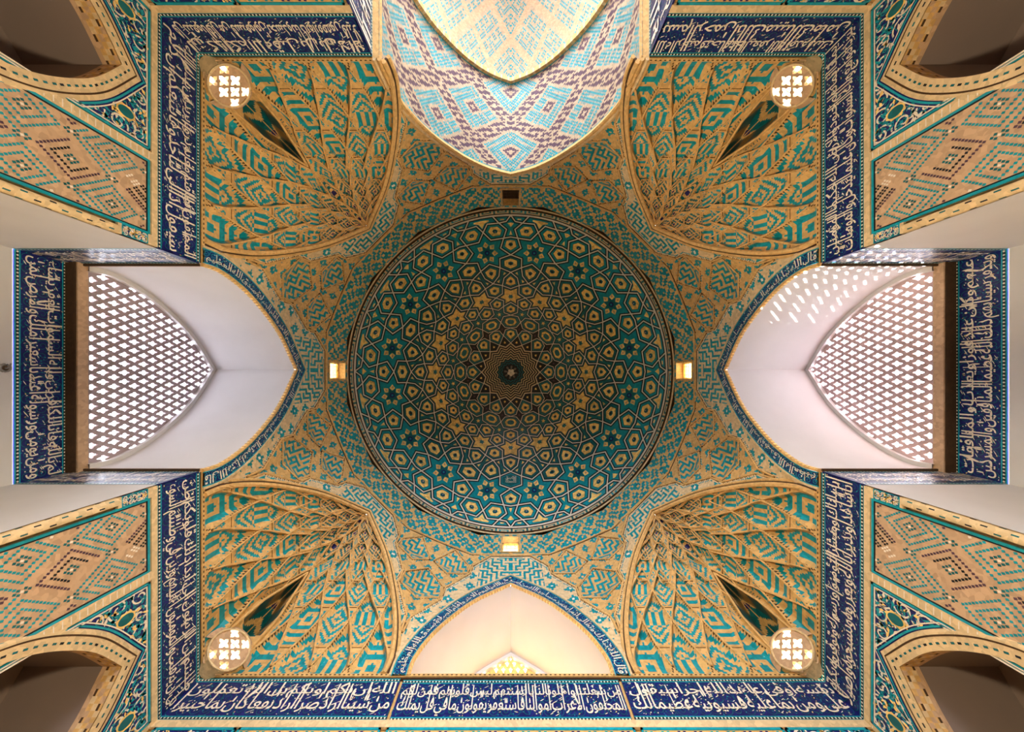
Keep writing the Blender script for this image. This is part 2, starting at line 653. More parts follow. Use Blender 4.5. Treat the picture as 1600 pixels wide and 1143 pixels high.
def build_dome():
    root = thing('dome', 'round turquoise dome inlaid with gold stars and white strapwork', 'dome', None)
    mb = MB()

    def ring(P0, P1, m, off=0.0):
        n = len(P0)
        for i in range(n):
            j = (i + 1) % n
            mb.face([dome_pt(*P0[i], off), dome_pt(*P0[j], off), dome_pt(*P1[j], off), dome_pt(*P1[i], off)], m)

    def fill(P, m, off=0.0):
        c = P.mean(0)
        n = len(P)
        for i in range(n):
            j = (i + 1) % n
            mb.face([dome_pt(*P[i], off), dome_pt(*P[j], off), dome_pt(*c, off)], m)

    def overlay(P, m, off=0.02):
        mb.face([dome_pt(*p, off) for p in P], m)

    def scaled(P, s, c=None):
        c = P.mean(0) if c is None else c
        return c + (P - c) * s

    def cell(P, kind):
        c = P.mean(0)
        rr = np.linalg.norm(c)
        k = max(0.5, min(1.0, 0.35 + rr / 300))
        w = inset(P, 0.88 * k)
        b = inset(P, 2.6 * k)
        ring(P, w, WHITE); ring(w, b, BLACK)
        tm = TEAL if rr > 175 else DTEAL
        if kind == 'hex':
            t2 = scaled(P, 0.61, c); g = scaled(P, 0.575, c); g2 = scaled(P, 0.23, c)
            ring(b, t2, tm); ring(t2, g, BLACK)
            ring(g, g2, GOLD)
            fill(g2, DTEAL)
            if rr > 215:
                overlay([c + pol(2.4 if q % 2 else 1.0, q * 45 + math.degrees(math.atan2(c[1], c[0]))) for q in range(8)], NAVY)
                overlay([c + pol(0.8, q * 90) for q in range(4)], WHITE, 0.03)
            else:
                overlay(scaled(P, 0.12, c), BLACK)
        elif kind == 'medal':
            t = inset(P, 3.6)
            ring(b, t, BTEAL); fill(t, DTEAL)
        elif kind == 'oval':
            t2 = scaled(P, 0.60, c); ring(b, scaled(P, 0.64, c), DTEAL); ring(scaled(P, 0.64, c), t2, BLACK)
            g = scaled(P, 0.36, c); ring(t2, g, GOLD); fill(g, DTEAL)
        elif kind == 'ystar':
            t = inset(P, 3.4 * k)
            ring(b, t, tm)
            g = scaled(t, 0.93, c)
            ring(t, g, BLACK); g2 = scaled(P, 0.20, c)
            ring(g, g2, GOLD); fill(scaled(P, 0.20, c), DTEAL)
        elif kind == 'star':
            ring(b, scaled(b, 0.3, c), tm); fill(scaled(b, 0.3, c), DTEAL)
            tips = [1, 3, 5, 7, 9, 11, 13]
            base = math.degrees(math.atan2(c[1], c[0]))
            cc = pol(189.5, base)
            nt = 7
            stp = []
            for q in range(nt):
                a = base + q * 360 / nt
                tip = cc + pol(17.2, a)
                L1 = cc + pol(12.2, a + 21.5); R1 = cc + pol(12.2, a - 21.5)
                inn = cc + pol(7.4, a)
                overlay([tip, L1, inn, R1], GOLD, 0.02)
                overlay([cc + pol(15.2, a), cc + pol(12.0, a + 9), cc + pol(10.6, a), cc + pol(12.0, a - 9)], ROSE, 0.028)
                stp.append(cc + pol(6.6, a)); stp.append(cc + pol(11.6, a + 180 / nt))
            mb.face([dome_pt(*p, 0.022) for p in stp], DTEAL)
            overlay([cc + pol(4.2, base + q * 360 / 7) for q in range(7)], NAVY, 0.03)
            overlay([cc + pol(1.6, base + q * 60) for q in range(6)], BTEAL, 0.036)
        elif kind == 'sstar':
            fill(b, DTEAL)
            th = math.degrees(math.atan2(c[1], c[0]))
            overlay([c + pol(3.4 if q % 2 == 0 else 1.5, th + q * 36) for q in range(10)], GOLD)
        elif kind == 'dark':
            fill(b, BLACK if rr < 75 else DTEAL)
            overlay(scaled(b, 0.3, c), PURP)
        elif kind == 'tcell':
            fill(b, DTEAL)
            # two small ochre darts near the two broad ends
            for cpt in ((P[0] + P[1] + P[5]) / 3, (P[3] + P[2] + P[4]) / 3):
                u = c - cpt; u = u / (np.linalg.norm(u) + 1e-9); v = np.array((-u[1], u[0]))
                q = cpt + u * 1.0
                overlay([q + u * 3.6, q - u * 1.5 + v * 1.9, q - u * 1.5 - v * 1.9], GOLD)
        elif kind == 'bow':
            ring(b, scaled(b, 0.3, c), TEAL); fill(scaled(b, 0.3, c), TEAL)
            u = c / np.linalg.norm(c); v = np.array((-u[1], u[0]))
            a0 = u * 231.5; a1 = u * 216
            overlay([a0 + u * 1.6 + v * 1.0, a0 + v * 5.2 + u * .6, a0 - u * 5.5, a0 - v * 5.2 + u * .6], GOLD)
            overlay([a1 + v * 2.6 - u * 2, a1 - v * 2.6 - u * 2, a1 + u * 5], GOLD)
        elif kind == 'tri':
            ring(b, scaled(b, 0.3, c), BTEAL); fill(scaled(b, 0.3, c), BTEAL)
            u = c / np.linalg.norm(c); v = np.array((-u[1], u[0]))
            a0 = u * 237.0
            overlay([a0 - u * 9.5, a0 - u * 2.5 + v * 4.5, a0 + v * 12.5 + u * 0.2, a0 + v * 11.5 + u * 2.0, a0 + u * 2.6, a0 - v * 11.5 + u * 2.0, a0 - v * 12.5 + u * .2, a0 - u * 2.5 - v * 4.5], GOLD)
        elif kind == 'trap':
            fill(b, BTEAL)
            u = c / np.linalg.norm(c); v = np.array((-u[1], u[0]))
            overlay([c + v * 3 - u, c + v * 3 + u, c - v * 3 + u, c - v * 3 - u], GOLD)
        elif kind == 'k4':
            fill(b, BLACK)
            overlay(scaled(P, 0.22, c), GOLD)

    axis = {
        'bow': [(210, 0), (208.5, 3.03), (221.8, 1.7), (232.2, 4.57), (234.1, 1.71), (243.5, 0)],
        'hexA': [(182.5, 0), (193.6, 4.7), (208.5, 3.03), (210, 0)],
        'hexB': [(155.5, 0), (163.4, 5.86), (177.2, 5.5), (182.5, 0)],
        'hexC': [(130.2, 0), (135.5, 5.55), (147, 4.05), (155.5, 0)],
        'ystar': [(108.7, 0), (103, 6.3), (111.9, 5.7), (117.8, 11.25), (123, 6.03), (135.5, 5.55), (130.2, 0)],
        'hexD': [(88.9, 0), (93.4, 6.4), (103, 6.3), (108.7, 0)],
        'oval': [(69, 0), (70.5, 7.25), (79.2, 11.25), (87.4, 7.5), (88.9, 0)],
        'hexE': [(45.7, 0), (58.3, 11.25), (66.7, 7.2), (69, 0)],
    }
    staraxis = {
        'star': [(171, 0), (163.4, 5.39), (177.2, 5.75), (182.5, 11.25), (193.6, 6.55), (208.5, 8.22), (207.5, 2.65), (221, 0)],
        'tri': [(221, 0), (232.6, 2.12), (232.2, 6.68), (243.5, 4.45), (243.5, 0)],
        'hexF': [(140.4, 0), (150.8, 4.25), (163.4, 5.39), (171, 0)],
        'hexG': [(117.8, 0), (123, 5.22), (135.5, 5.7), (140.4, 0)],
        'hexH': [(98.2, 0), (103, 4.95), (111.9, 5.55), (117.8, 0)],
        'sstar': [(79.2, 0), (87.4, 3.75), (88.9, 11.25), (93.4, 4.85), (103, 4.95), (98.2, 0)],
        'dark': [(58.3, 0), (66.7, 4.05), (69, 11.25), (70.5, 4.0), (79.2, 0)],
        'k4': [(40, 0), (45.7, 11.25), (58.3, 0)],
    }
    side = {
        'hexI': [(208.5, 3.03), (207.5, 8.6), (221, 11.25), (232.6, 9.13), (232.2, 4.57), (221.8, 1.7)],
        'trap': [(232.2, 4.57), (234.1, 1.71), (243.5, 0), (243.5, 6.8)],
        'tcell': [(155.5, 0), (163.4, 5.86), (150.8, 7.0), (140.4, 11.25), (135.5, 5.55), (147, 4.05)],
    }
    for k in range(16):
        th = 22.5 * k
        for nm, L in axis.items():
            P = [pol(r, th + a) for r, a in L] + [pol(r, th - a) for r, a in L[::-1] if a > 0]
            kd = 'hex' if nm.startswith('hex') else nm
            if nm == 'hexB' and k == 4:
                kd = 'medal'
            cell(np.array(P), kd)
        for nm, L in staraxis.items():
            P = [pol(r, th + 11.25 + a) for r, a in L] + [pol(r, th + 11.25 - a) for r, a in L[::-1] if a > 0]
            cell(np.array(P), 'hex' if nm.startswith('hex') else nm)
        for sg in (1, -1):
            for nm, L in side.items():
                P = [pol(r, th + sg * a) for r, a in L]
                cell(np.array(P), 'hex' if nm.startswith('hex') else nm)
    # chevron rings about the crown
    r1, r2 = 45.7, 40.0
    nr = 16
    prev = None
    for q in range(nr + 1):
        t = 1 - 0.74 * (q // 2 * 2 + (0.8 if q % 2 else 0)) / nr
        tw = 0
        P = np.array([pol((r1 if i % 2 == 0 else r2 - 1.6 * (1 - t)) * t, i * 11.25 + tw) for i in range(32)])
        if prev is not None:
            ring(prev, P, (PALE if q < 13 else DTEAL) if q % 2 == 1 else BLACK)
        prev = P
    ring(prev, prev * 0.02, BLACK)
    mb.build('strapwork_mosaic', root)
    # crown flower
    fb = MB()
    for q in range(8):
        a = q * 45 + 10
        fb.face([dome_pt(*pol(3.0, a - 14), .03), dome_pt(*pol(9.5, a - 12), .03), dome_pt(*pol(11.0, a + 2), .03), dome_pt(*pol(8.5, a + 9), .03), dome_pt(*pol(3.2, a + 8), .03)], GREY)
    ros = fb.build('crown_rosette', root)
    fb = MB()
    ang = np.linspace(0, 2 * math.pi, 60)
    fb.tube([dome_pt(*((3.1 + 1.5 * math.sin(5 * a)) * np.array((math.cos(a), math.sin(a))) + np.array((0.5, 0.6))), 0.10) for a in ang[:-1]], 0.05, WHITE, closed=True)
    fb.build('crown_knot', ros)
    # calligraphic medallion towards the lower side
    tb = MB()
    cx, cy, s = 0.0, 169.5, 7.0
    mp = lambda x, y, h: dome_pt(cx + x, cy - y, h)
    lettering(tb, mp, 'لا اله الا الله محمد رسول الله', -8.5, 8.5, -6.5, 6.5, WHITE, h=0.03)
    tb.build('medallion_lettering', root)
    # white ring and key-pattern ring
    rb = MB()
    N = 360
    for i in range(N):
        a0, a1 = i * 360 / N, (i + 1) * 360 / N
        for (ra, rc, m) in ((243.5, 244.9, WHITE), (244.9, 246.6, BLACK)):
            rb.face([dome_pt(*pol(ra, a0)), dome_pt(*pol(ra, a1)), dome_pt(*pol(rc, a1)), dome_pt(*pol(rc, a0))], m)
    rb.build('rim_line', root)
    key = ["11111110", "10000010", "10111010", "10101010", "10001011", "11111000"]
    N = 64 * 8
    zt = np.linspace(12.45, 12.20, 7)
    th = np.linspace(0, 2 * math.pi, N + 1)
    # the key ring stands as a short drum below the dome
    rr = np.linspace(246.6, 254.6, 7)
    P = np.zeros((N + 1, 7, 3))
    for j in range(7):
        d = dome_pt(min(rr[j], _rS[-1] - .01), 0)
        R = RB; Z = F * RB / rr[j]
        if rr[j] < _rS[-1]:
            R, Z = d[0], d[2]
        P[:, j, 0] = R * np.cos(th); P[:, j, 1] = R * np.sin(th); P[:, j, 2] = Z
    M = np.zeros((N, 6), int)
    for i in range(N):
        for j in range(6):
            M[i, j] = PALE if key[j][i % 8] == '1' else (TEAL if (i // 8) % 4 == 0 else DTEAL)
    grid('key_pattern_ring', P, M, root)
    # outer shell of the dome, unseen, added to block light leaks
    N, K = 64, 16
    th = np.linspace(0, 2 * math.pi, N + 1); ps = np.linspace(-0.06, math.pi / 2, K + 1)
    P = np.zeros((N + 1, K + 1, 3))
    for j, p in enumerate(ps):
        R = (RB + .55) * math.cos(p) + .0
        P[:, j, 0] = R * np.cos(th); P[:, j, 1] = R * np.sin(th); P[:, j, 2] = ZB - .1 + (HD + .6) * math.sin(p)
    grid('outer_shell', P, np.full((N, K), TAN), root, True)
    return root


# ------------------------------------------------------------------ drum: octagon passing into a 16-sided ring
def smooth(x):
    x = np.clip(x, 0, 1)
    return x * x * (3 - 2 * x)


def drum_rho(thd, z):
    """thd degrees from the axis of a wall"""
    t8 = np.abs((thd + 22.5) % 45 - 22.5)
    t16 = np.abs((thd + 11.25) % 22.5 - 11.25)
    r8 = A / np.cos(np.radians(t8)); r16 = 5.98 / np.cos(np.radians(t16))
    w = smooth((z - 9.0) / 3.3)
    return r8 * (1 - w) + r16 * w


def drum_z(thd, r):
    z = F * 6.0 / r
    for _ in range(12):
        z = F * drum_rho(thd, z) / r
    return z


def drum_pt(thd_abs, r, off=0.0):
    """absolute angle in degrees; off = towards the room"""
    z = drum_z(np.float64(thd_abs), np.float64(r))
    rho = drum_rho(np.float64(thd_abs), z) - off
    t = math.radians(thd_abs)
    return (float(rho * math.cos(t)), float(rho * math.sin(t)), float(z))


M1 = [(288, 0), (293.4, 12), (290, 17.2), (289.5, 22.5), (290, 27.8), (293.4, 33), (288, 45)]
M2 = [(289.4, 0), (291, 6.1), (311, 11), (324, 11.4), (355, 16.7), (375, 17), (417, 22.0), (445, 22.3)]
SHB = [(321, 22.1), (293, 17.1), (312, 12.2), (325, 11.9), (333, 17.5)]
SHC = [(373, 27.8), (355, 27.7), (335, 22.5), (355, 17.3), (373, 17.2), (386, 22.5)]
SHA = [(r, 45 - t) for r, t in SHB]
Z_AX = (1.99, 6.55, 2.88)        # axis arches: half width, springing, rise
Z_SQ = (2.485, ZT, 3.41)         # squinch arches
Z_IW = (2.55, 6.57, 3.80)        # the entrance arch


def pol_np(r, t):
    return np.stack([r * np.cos(np.radians(t)), r * np.sin(np.radians(t))], -1)


def in_poly(X, Y, P):
    c = np.zeros(X.shape, bool)
    n = len(P)
    for i in range(n):
        x1, y1 = P[i]; x2, y2 = P[(i + 1) % n]
        cond = (y1 > Y) != (y2 > Y)
        xi = (x2 - x1) * (Y - y1) / ((y2 - y1) if abs(y2 - y1) > 1e-9 else 1e-9) + x1
        c ^= cond & (X < xi)
    return c


def dist_line(X, Y, P, closed=False):
    d = np.full(X.shape, 1e9)
    n = len(P)
    for i in range(n if closed else n - 1):
        a = np.array(P[i]); b = np.array(P[(i + 1) % n])
        ab = b - a
        t = np.clip(((X - a[0]) * ab[0] + (Y - a[1]) * ab[1]) / (ab @ ab), 0, 1)
        d = np.minimum(d, np.hypot(X - a[0] - t * ab[0], Y - a[1] - t * ab[1]))
    return d


DN_T, DN_R = 150, 150
_tt = np.linspace(0, 45, DN_T + 1)
_u = np.linspace(0, 1, DN_R + 1)


def sector_pattern():
    """material and relief of one eighth of the drum, theta 0 on a wall axis .. 45 on a diagonal"""
    tc = 0.5 * (_tt[:-1] + _tt[1:])
    uc = 0.5 * (_u[:-1] + _u[1:])
    T = np.repeat(tc[:, None], DN_R, 1)
    t16 = np.abs((T + 11.25) % 22.5 - 11.25)
    r0 = 255.8 / np.cos(np.radians(t16))
    R = r0 + (482 - r0) * uc[None, :] ** 1.25
    X, Y = R * np.cos(np.radians(T)), R * np.sin(np.radians(T))
    cart = lambda L: [(r * math.cos(math.radians(t)), r * math.sin(math.radians(t))) for r, t in L]
    m1 = cart(M1); m2 = cart(M2); m2b = cart([(r, 45 - t) for r, t in M2])
    i = np.floor(T / 0.72).astype(int); j = np.floor(R / 2.9).astype(int)
    out = pat_flower(np.floor(T / 0.5).astype(int), np.floor(R / 2.4).astype(int), TAN, TEAL, 7)
    # ring field
    rm1 = np.interp(T, [t for r, t in M1], [r for r, t in M1])
    ring = R < rm1
    out = np.where(ring, pat_diag(i, j, TAN, TEAL, 7), out)
    # kufic band along the arches
    Pax = [(0, 0)] + m2
    far = cart([(900, 22.4), (900, -1)])
    inax = in_poly(X, Y, m2 + far) & ~ring
    indi = in_poly(X, Y, m2b + cart([(900, 22.6), (900, 46)])) & ~ring
    kb = pat_kufic(np.floor(T / 0.62).astype(int), np.floor(R / 2.5).astype(int), PALE, TEAL)
    fl = pat_flower(np.floor(T / 0.62).astype(int), np.floor(R / 2.5).astype(int), PALE, TEAL, 7, WHITE)
    kb = np.where((np.abs(T - 22.5) > 13.5), kb, fl)
    dl = np.minimum(dist_line(X, Y, m2), dist_line(X, Y, m2b))
    kb = np.where((dl > 3.6) & (dl < 4.6), TEAL, np.where(dl < 3.6, PALE, kb))
    out = np.where(inax | indi, kb, out)
    shield = []
    rec = np.zeros(T.shape)
    for kk, L in enumerate((SHA, SHB, SHC)):
        P = cart(L)
        ins = in_poly(X, Y, P)
        ct = np.mean([t for r, t in L]); cr = np.mean([r for r, t in L])
        a = np.round((T - ct) / 0.60).astype(int); b = np.round((R - cr) / 3.0).astype(int)
        k = pat_kufic(a + 5 + 3 * kk, b + 4 + 5 * kk, TAN, TEAL)
        dd = dist_line(X, Y, P, True)
        k = np.where(dd < 2.2, TAN, k)
        out = np.where(ins, k, out)
        rec = np.where(ins, np.clip(dd / 14, 0, 1) * 0.10, rec)
        out = np.where(dd < 1.0, DARK, out)
        shield.append(ins)
    for L in (m1, m2, m2b):
        dd = dist_line(X, Y, L)
        out = np.where((dd > 0.5) & (dd < 1.7) & ~ring, DARK, out)
    return out, rec, ring, inax | indi, shield


SEC = sector_pattern()


def drum_sector(axis_deg, sg, iwan, label):
    """one eighth: theta from the wall axis (0) towards the diagonal (45), sg = turning sense"""
    root = thing('pendentive', label, 'pendentive', None, 'tiled pendentives under the dome')
    out, rec, ring, band, shield = SEC
    T = np.repeat(_tt[:, None], DN_R + 1, 1)
    t16 = np.abs((T + 11.25) % 22.5 - 11.25)
    r0 = 255.8 / np.cos(np.radians(t16))
    R = r0 + (482 - r0) * _u[None, :] ** 1.25
    z = drum_z(T, R)
    rho = drum_rho(T, z)
    rv = np.zeros(T.shape)
    rv[1:, 1:] = rec
    rho = rho + rv
    th = np.radians(axis_deg + sg * T)
    P = np.stack([rho * np.cos(th), rho * np.sin(th), z], -1)
    zc = 0.25 * (z[:-1, :-1] + z[1:, :-1] + z[1:, 1:] + z[:-1, 1:])
    tc = 0.5 * (_tt[:-1] + _tt[1:])[:, None]
    xa = A * np.tan(np.radians(tc)); xd = A * np.tan(np.radians(45 - tc))
    if iwan:
        hw = arch_hw(Z_IW[0] - .02, Z_IW[1], Z_IW[2], PROFI)(zc)
    else:
        hw = arch_hw(Z_AX[0] + 0.1, Z_AX[1], Z_AX[2] + .1)(zc)
    hq = arch_hw(Z_SQ[0] + .03, Z_SQ[1], Z_SQ[2] + .03)(zc)
    gone = (xa < hw) & (tc < 24) | (xd < hq) & (tc > 21)
    # small window opening on the axis
    if True:
        gone |= (xa < 0.29) & (zc > 11.17) & (zc < 12.22)
    names = [('ring_field', ring), ('kufic_band', band & ~ring)]
    rest = ~ring & ~band
    for s_ in shield:
        rest &= ~s_
    for nm, msk in names:
        grid(nm, P, np.where(msk & ~gone, out, -1), root)
    grid('flowered_ground', P, np.where(rest & ~gone, out, -1), root)
    panels = [grid('shield_panel', P, np.where(s_ & ~ring & ~band & ~gone, out, -1), root) for s_ in shield]
    # raised ribs
    mb = MB()

    def rib(L, r=0.028, closed=False):
        nonlocal mb
        pts = []
        n = len(L)
        for i in range(n if closed else n - 1):
            a, b = L[i], L[(i + 1) % n]
            ax, bx = pol(*a), pol(*b)
            for q in range(5):
                c = ax + (bx - ax) * q / 5
                pts.append((math.hypot(*c), math.degrees(math.atan2(c[1], c[0]))))
        if not closed:
            pts.append(L[-1])
        seg = []
        for (rr, t) in pts:
            zz = float(drum_z(np.float64(t), np.float64(rr)))
            hwz = float((arch_hw(Z_IW[0], Z_IW[1], Z_IW[2], PROFI) if iwan else arch_hw(Z_AX[0] + .28, Z_AX[1], Z_AX[2] + .4))(zz))
            hqz = float(arch_hw(Z_SQ[0] + .1, Z_SQ[1], Z_SQ[2] + .1)(zz))
            x1 = A * math.tan(math.radians(t)); x2 = A * math.tan(math.radians(45 - t))
            if (x1 < hwz and t < 23) or (x2 < hqz and t > 22):
                if len(seg) > 1:
                    mb.tube(seg, r, TAN, 5)
                seg = []
                continue
            seg.append(drum_pt(axis_deg + sg * t, rr, 0.01))
        if len(seg) > 1:
            mb.tube(seg, r, TAN, 5)
    rib(M1); rib(M2); rib([(r, 45 - t) for r, t in M2])
    mb.build('rib', root)
    for L, pn in zip((SHA, SHB, SHC), panels):
        mb = MB()
        rib(L, 0.022, True)
        if mb.v:
            mb.build('shield_rim', pn)
    return root


# ------------------------------------------------------------------ squinches
SQ_N, SQ_V = 324, 190
_pa = np.array(PROF)
_pl = np.concatenate([[0], np.cumsum(np.hypot(np.diff(_pa[:, 0] * 1.0), np.diff(_pa[:, 1]) * 1.3))])
_pl /= _pl[-1]


def sq_surface():
    u = np.linspace(-1, 1, SQ_N + 1); v = np.linspace(0, 0.992, SQ_V + 1)
    U, V = np.meshgrid(u, v, indexing='ij')
    g = np.interp(V, _pl, _pa[:, 0]); h = np.interp(V, _pl, _pa[:, 1])
    Mx = My = -(A + 2.485) / 2
    L = A - 2.485
    Wx = np.where(U < 0, -A, -A + U * L); Wy = np.where(U < 0, -A - U * L, -A)
    X = Mx + g * (Wx - Mx); Y = My + g * (Wy - My); Zz = ZT + 3.41 * h
    P = np.stack([X, Y, Zz], -1)
    du = np.gradient(P, axis=0); dv = np.gradient(P, axis=1)
    N = np.cross(du, dv)
    N /= np.linalg.norm(N, axis=-1, keepdims=True) + 1e-9
    out = P - np.array((Mx * 0.7, My * 0.7, 7.4))
    N *= np.sign((N * out).sum(-1, keepdims=True))
    return U, V, g, P, N


VL = [-0.22, 0.05, 0.29, 0.455, 0.60, 0.725, 0.83, 0.92, 1.0, 1.08]
QB = 0.60
NK = [0, 9, 9, 9, 8, 7, 5, 4, 3, 3]


def sq_cells(U, V):
    """which lozenge of the net: returns p, q in the lozenge, its centre u, centre v and row"""
    best = np.full(U.shape, 9.0)
    res = [np.zeros(U.shape) for _ in range(5)]
    for k in range(1, len(VL) - 1):
        w = 2 / NK[k]
        off = 0.0 if k % 2 == 1 else 0.5
        uc = (np.round(U / w - off) + off) * w
        p = np.abs(U - uc) / (w / 2)
        up = (V - VL[k]) / (VL[k + 1] - VL[k]); dn = (VL[k] - V) / (VL[k] - VL[k - 1])
        q = np.where(V > VL[k], up, dn)
        sc = p + q
        b = sc < best
        best = np.where(b, sc, best)
        for a, val in zip(res, (p, np.where(V > VL[k], up, -dn), uc, np.full(U.shape, VL[k]), np.full(U.shape, k))):
            a[...] = np.where(b, val, a)
    return res


def sq_gauge(p, q):
    lo = np.maximum(np.abs(q) / QB, (p + np.abs(q) * 0.95) / 0.96)
    hi = (p / 0.96) ** 1.15 + (np.clip(q, 0, 9) / 0.97) ** 1.15
    return np.where(q < 0, lo, hi)


def sq_outline(uc, k):
    """the shield of one cell as a closed (u, v) line"""
    w = 2 / NK[k]
    dn, up = VL[k] - VL[k - 1], VL[k + 1] - VL[k]
    half = [(0.96 - 0.95 * QB, -QB), (0.96, 0)]
    for t in (0.25, 0.5, 0.75):
        q = 0.97 * t
        half.append((0.96 * (1 - t ** 1.15) ** (1 / 1.15), q))
    half.append((0, 0.97))
    pts = half + [(-p, q) for p, q in half[::-1][1:]]
    return [(uc + p * w / 2, VL[k] + q * (up if q > 0 else dn)) for p, q in pts]


def build_squinch_mesh():
    U, V, g, P, N = sq_surface()
    p, q, uc, vc, row = sq_cells(U, V)
    m = sq_gauge(p, q)
    ins = m < 1
    dep = np.where(ins, (0.05 + 0.20 * np.clip(0.35 + 0.65 * q, 0, 1)) * np.clip((1 - m) * 4, 0, 1), 0.0)
    dep = dep * (0.3 + 0.7 * np.clip(g, 0, 1))
    # hooded niche over the round window at the corner
    nhf = lambda u: 0.56 - (np.abs(u) / 0.125) ** 1.4 * 0.26
    nh = nhf(U)
    nic = (np.abs(U) < 0.125) & (V < nh)
    dep = np.where(nic, 0.95 * np.clip((0.125 - np.abs(U)) * 30, 0, 1) * np.clip((nh - V) * 25, 0, 1) * np.clip((V - 0.205) * 25, 0, 1), dep)
    dep = dep * np.clip((1 - np.abs(U)) * 22, 0, 1) * np.clip(V * 25, 0, 1) * np.clip((0.99 - V) * 20, 0, 1)
    N2 = np.where(nic[..., None], np.array((-0.68, -0.68, 0.27)), N)
    P2 = P + N2 * dep[..., None]
    # materials at cell centres
    c = lambda a: 0.25 * (a[:-1, :-1] + a[1:, :-1] + a[1:, 1:] + a[:-1, 1:])
    Uc, Vc = c(U), c(V)
    p, q, uc, vc, row = sq_cells(Uc, Vc)
    m = sq_gauge(p, q)
    ub = 0.0145 * 9 / np.array(NK)[row.astype(int)]
    i = np.round((Uc - uc) / ub).astype(int)
    vb = 0.0125 * (0.45 + 0.55 * np.clip((1.05 - vc), 0.3, 1))
    j = np.round((Vc - vc - 0.02) / vb).astype(int)
    kind = (np.round(np.abs(uc) * 9).astype(int) + 2 * row.astype(int)) % 3
    kind = np.where(row >= 5, 0, kind)
    mm = pat_medallion(i, j, kind, TAN, TEAL)
    mm = np.where((row >= 5) & (mm == TEAL), np.where(np.abs(i) + np.abs(j) < 3, NAVY, DTEAL), mm)  # upper rows: navy centres are tile, deeper turquoise carries the apex shade
    mm = np.where(m > 0.90, TAN, mm)
    fl = pat_flower(np.round(Uc / 0.0085).astype(int), np.round(Vc / 0.0075).astype(int), TAN, TEAL, 5)
    out = np.where(m < 0.985, mm, np.where(m < 1.05, DARK, np.where(m < 1.2, TAN, fl)))
    nhc = nhf(Uc)
    nin = (np.abs(Uc) < 0.125) & (Vc < nhc)
    i2 = np.round(np.abs(Uc) / 0.0145).astype(int); j2 = np.round(Vc / 0.013).astype(int)
    nm = np.where((j2 + i2) % 8 < 5, DTEAL, TAN)
    nm = np.where(Vc > 0.455, NAVY, nm)
    nm = np.where(((nhc - Vc) * 25 < 1.6) | ((0.125 - np.abs(Uc)) * 30 < 1.0), np.where((j2 + i2) % 8 < 5, DTEAL, TAN), nm)
    nm = np.where(np.abs(Uc) < 0.006, TAN, nm)
    nm = np.where(Vc < 0.20, TAN, nm)
    out = np.where(nin, nm, out)
    rim = (np.abs(Uc) < 0.14) & (Vc < 0.585 - (np.abs(Uc) / 0.135) ** 1.4 * 0.26) & ~nin
    out = np.where(rim, TAN, out)
    out = np.where(Vc < 0.015, TAN, out)
    out = np.where(np.abs(Uc) > 0.985, TAN, out)
    Pc = c(P2[..., 0]), c(P2[..., 1]), c(P2[..., 2])
    hole = (np.abs(Uc) < 0.14) & (np.hypot((Pc[0] - Pc[1]) / math.sqrt(2), Pc[2] - 6.90) < 0.375)
    out = np.where(hole, -1, out)
    # raised ribs round the shields
    Pn = P - N * 0.012

    def at(u, v):
        fu = (u + 1) / 2 * SQ_N; fv = v / 0.992 * SQ_V
        a = min(SQ_N - 1, max(0, int(fu))); b = min(SQ_V - 1, max(0, int(fv)))
        x, y = min(1, max(0, fu - a)), min(1, max(0, fv - b))
        return (Pn[a, b] * (1 - x) * (1 - y) + Pn[a + 1, b] * x * (1 - y) + Pn[a, b + 1] * (1 - x) * y + Pn[a + 1, b + 1] * x * y)
    ribs = []
    ok = lambda u, v: abs(u) <= 0.995 and 0.01 <= v <= 0.985 and not (abs(u) < 0.125 and v < float(nhf(u)))
    for k in range(1, len(VL) - 1):
        n0 = 5
        for a in range(-n0, n0 + 1):
            u0 = (a + (0 if k % 2 else 0.5)) * 2 / NK[k]
            L = sq_outline(u0, k)
            fine = []
            for (a0, b0), (a1, b1) in zip(L, L[1:] + L[:1]):
                fine += [(a0 + (a1 - a0) * t / 4, b0 + (b1 - b0) * t / 4) for t in range(4)]
            fine.append(fine[0])
            seg = []
            for u, v in fine:
                if ok(u, v):
                    seg.append(at(u, v))
                else:
                    if len(seg) > 2: ribs.append((seg, k))
                    seg = []
            if len(seg) > 2: ribs.append((seg, k))
    hood = [at(u, float(nhf(u)) + 0.005) for u in np.linspace(-0.125, 0.125, 25)]
    hood = [at(-0.125, v) for v in np.linspace(0.02, 0.30, 10)] + hood + [at(0.125, v) for v in np.linspace(0.30, 0.02, 10)]
    ribs.append((hood, 0))
    return P2, out, nin, ribs


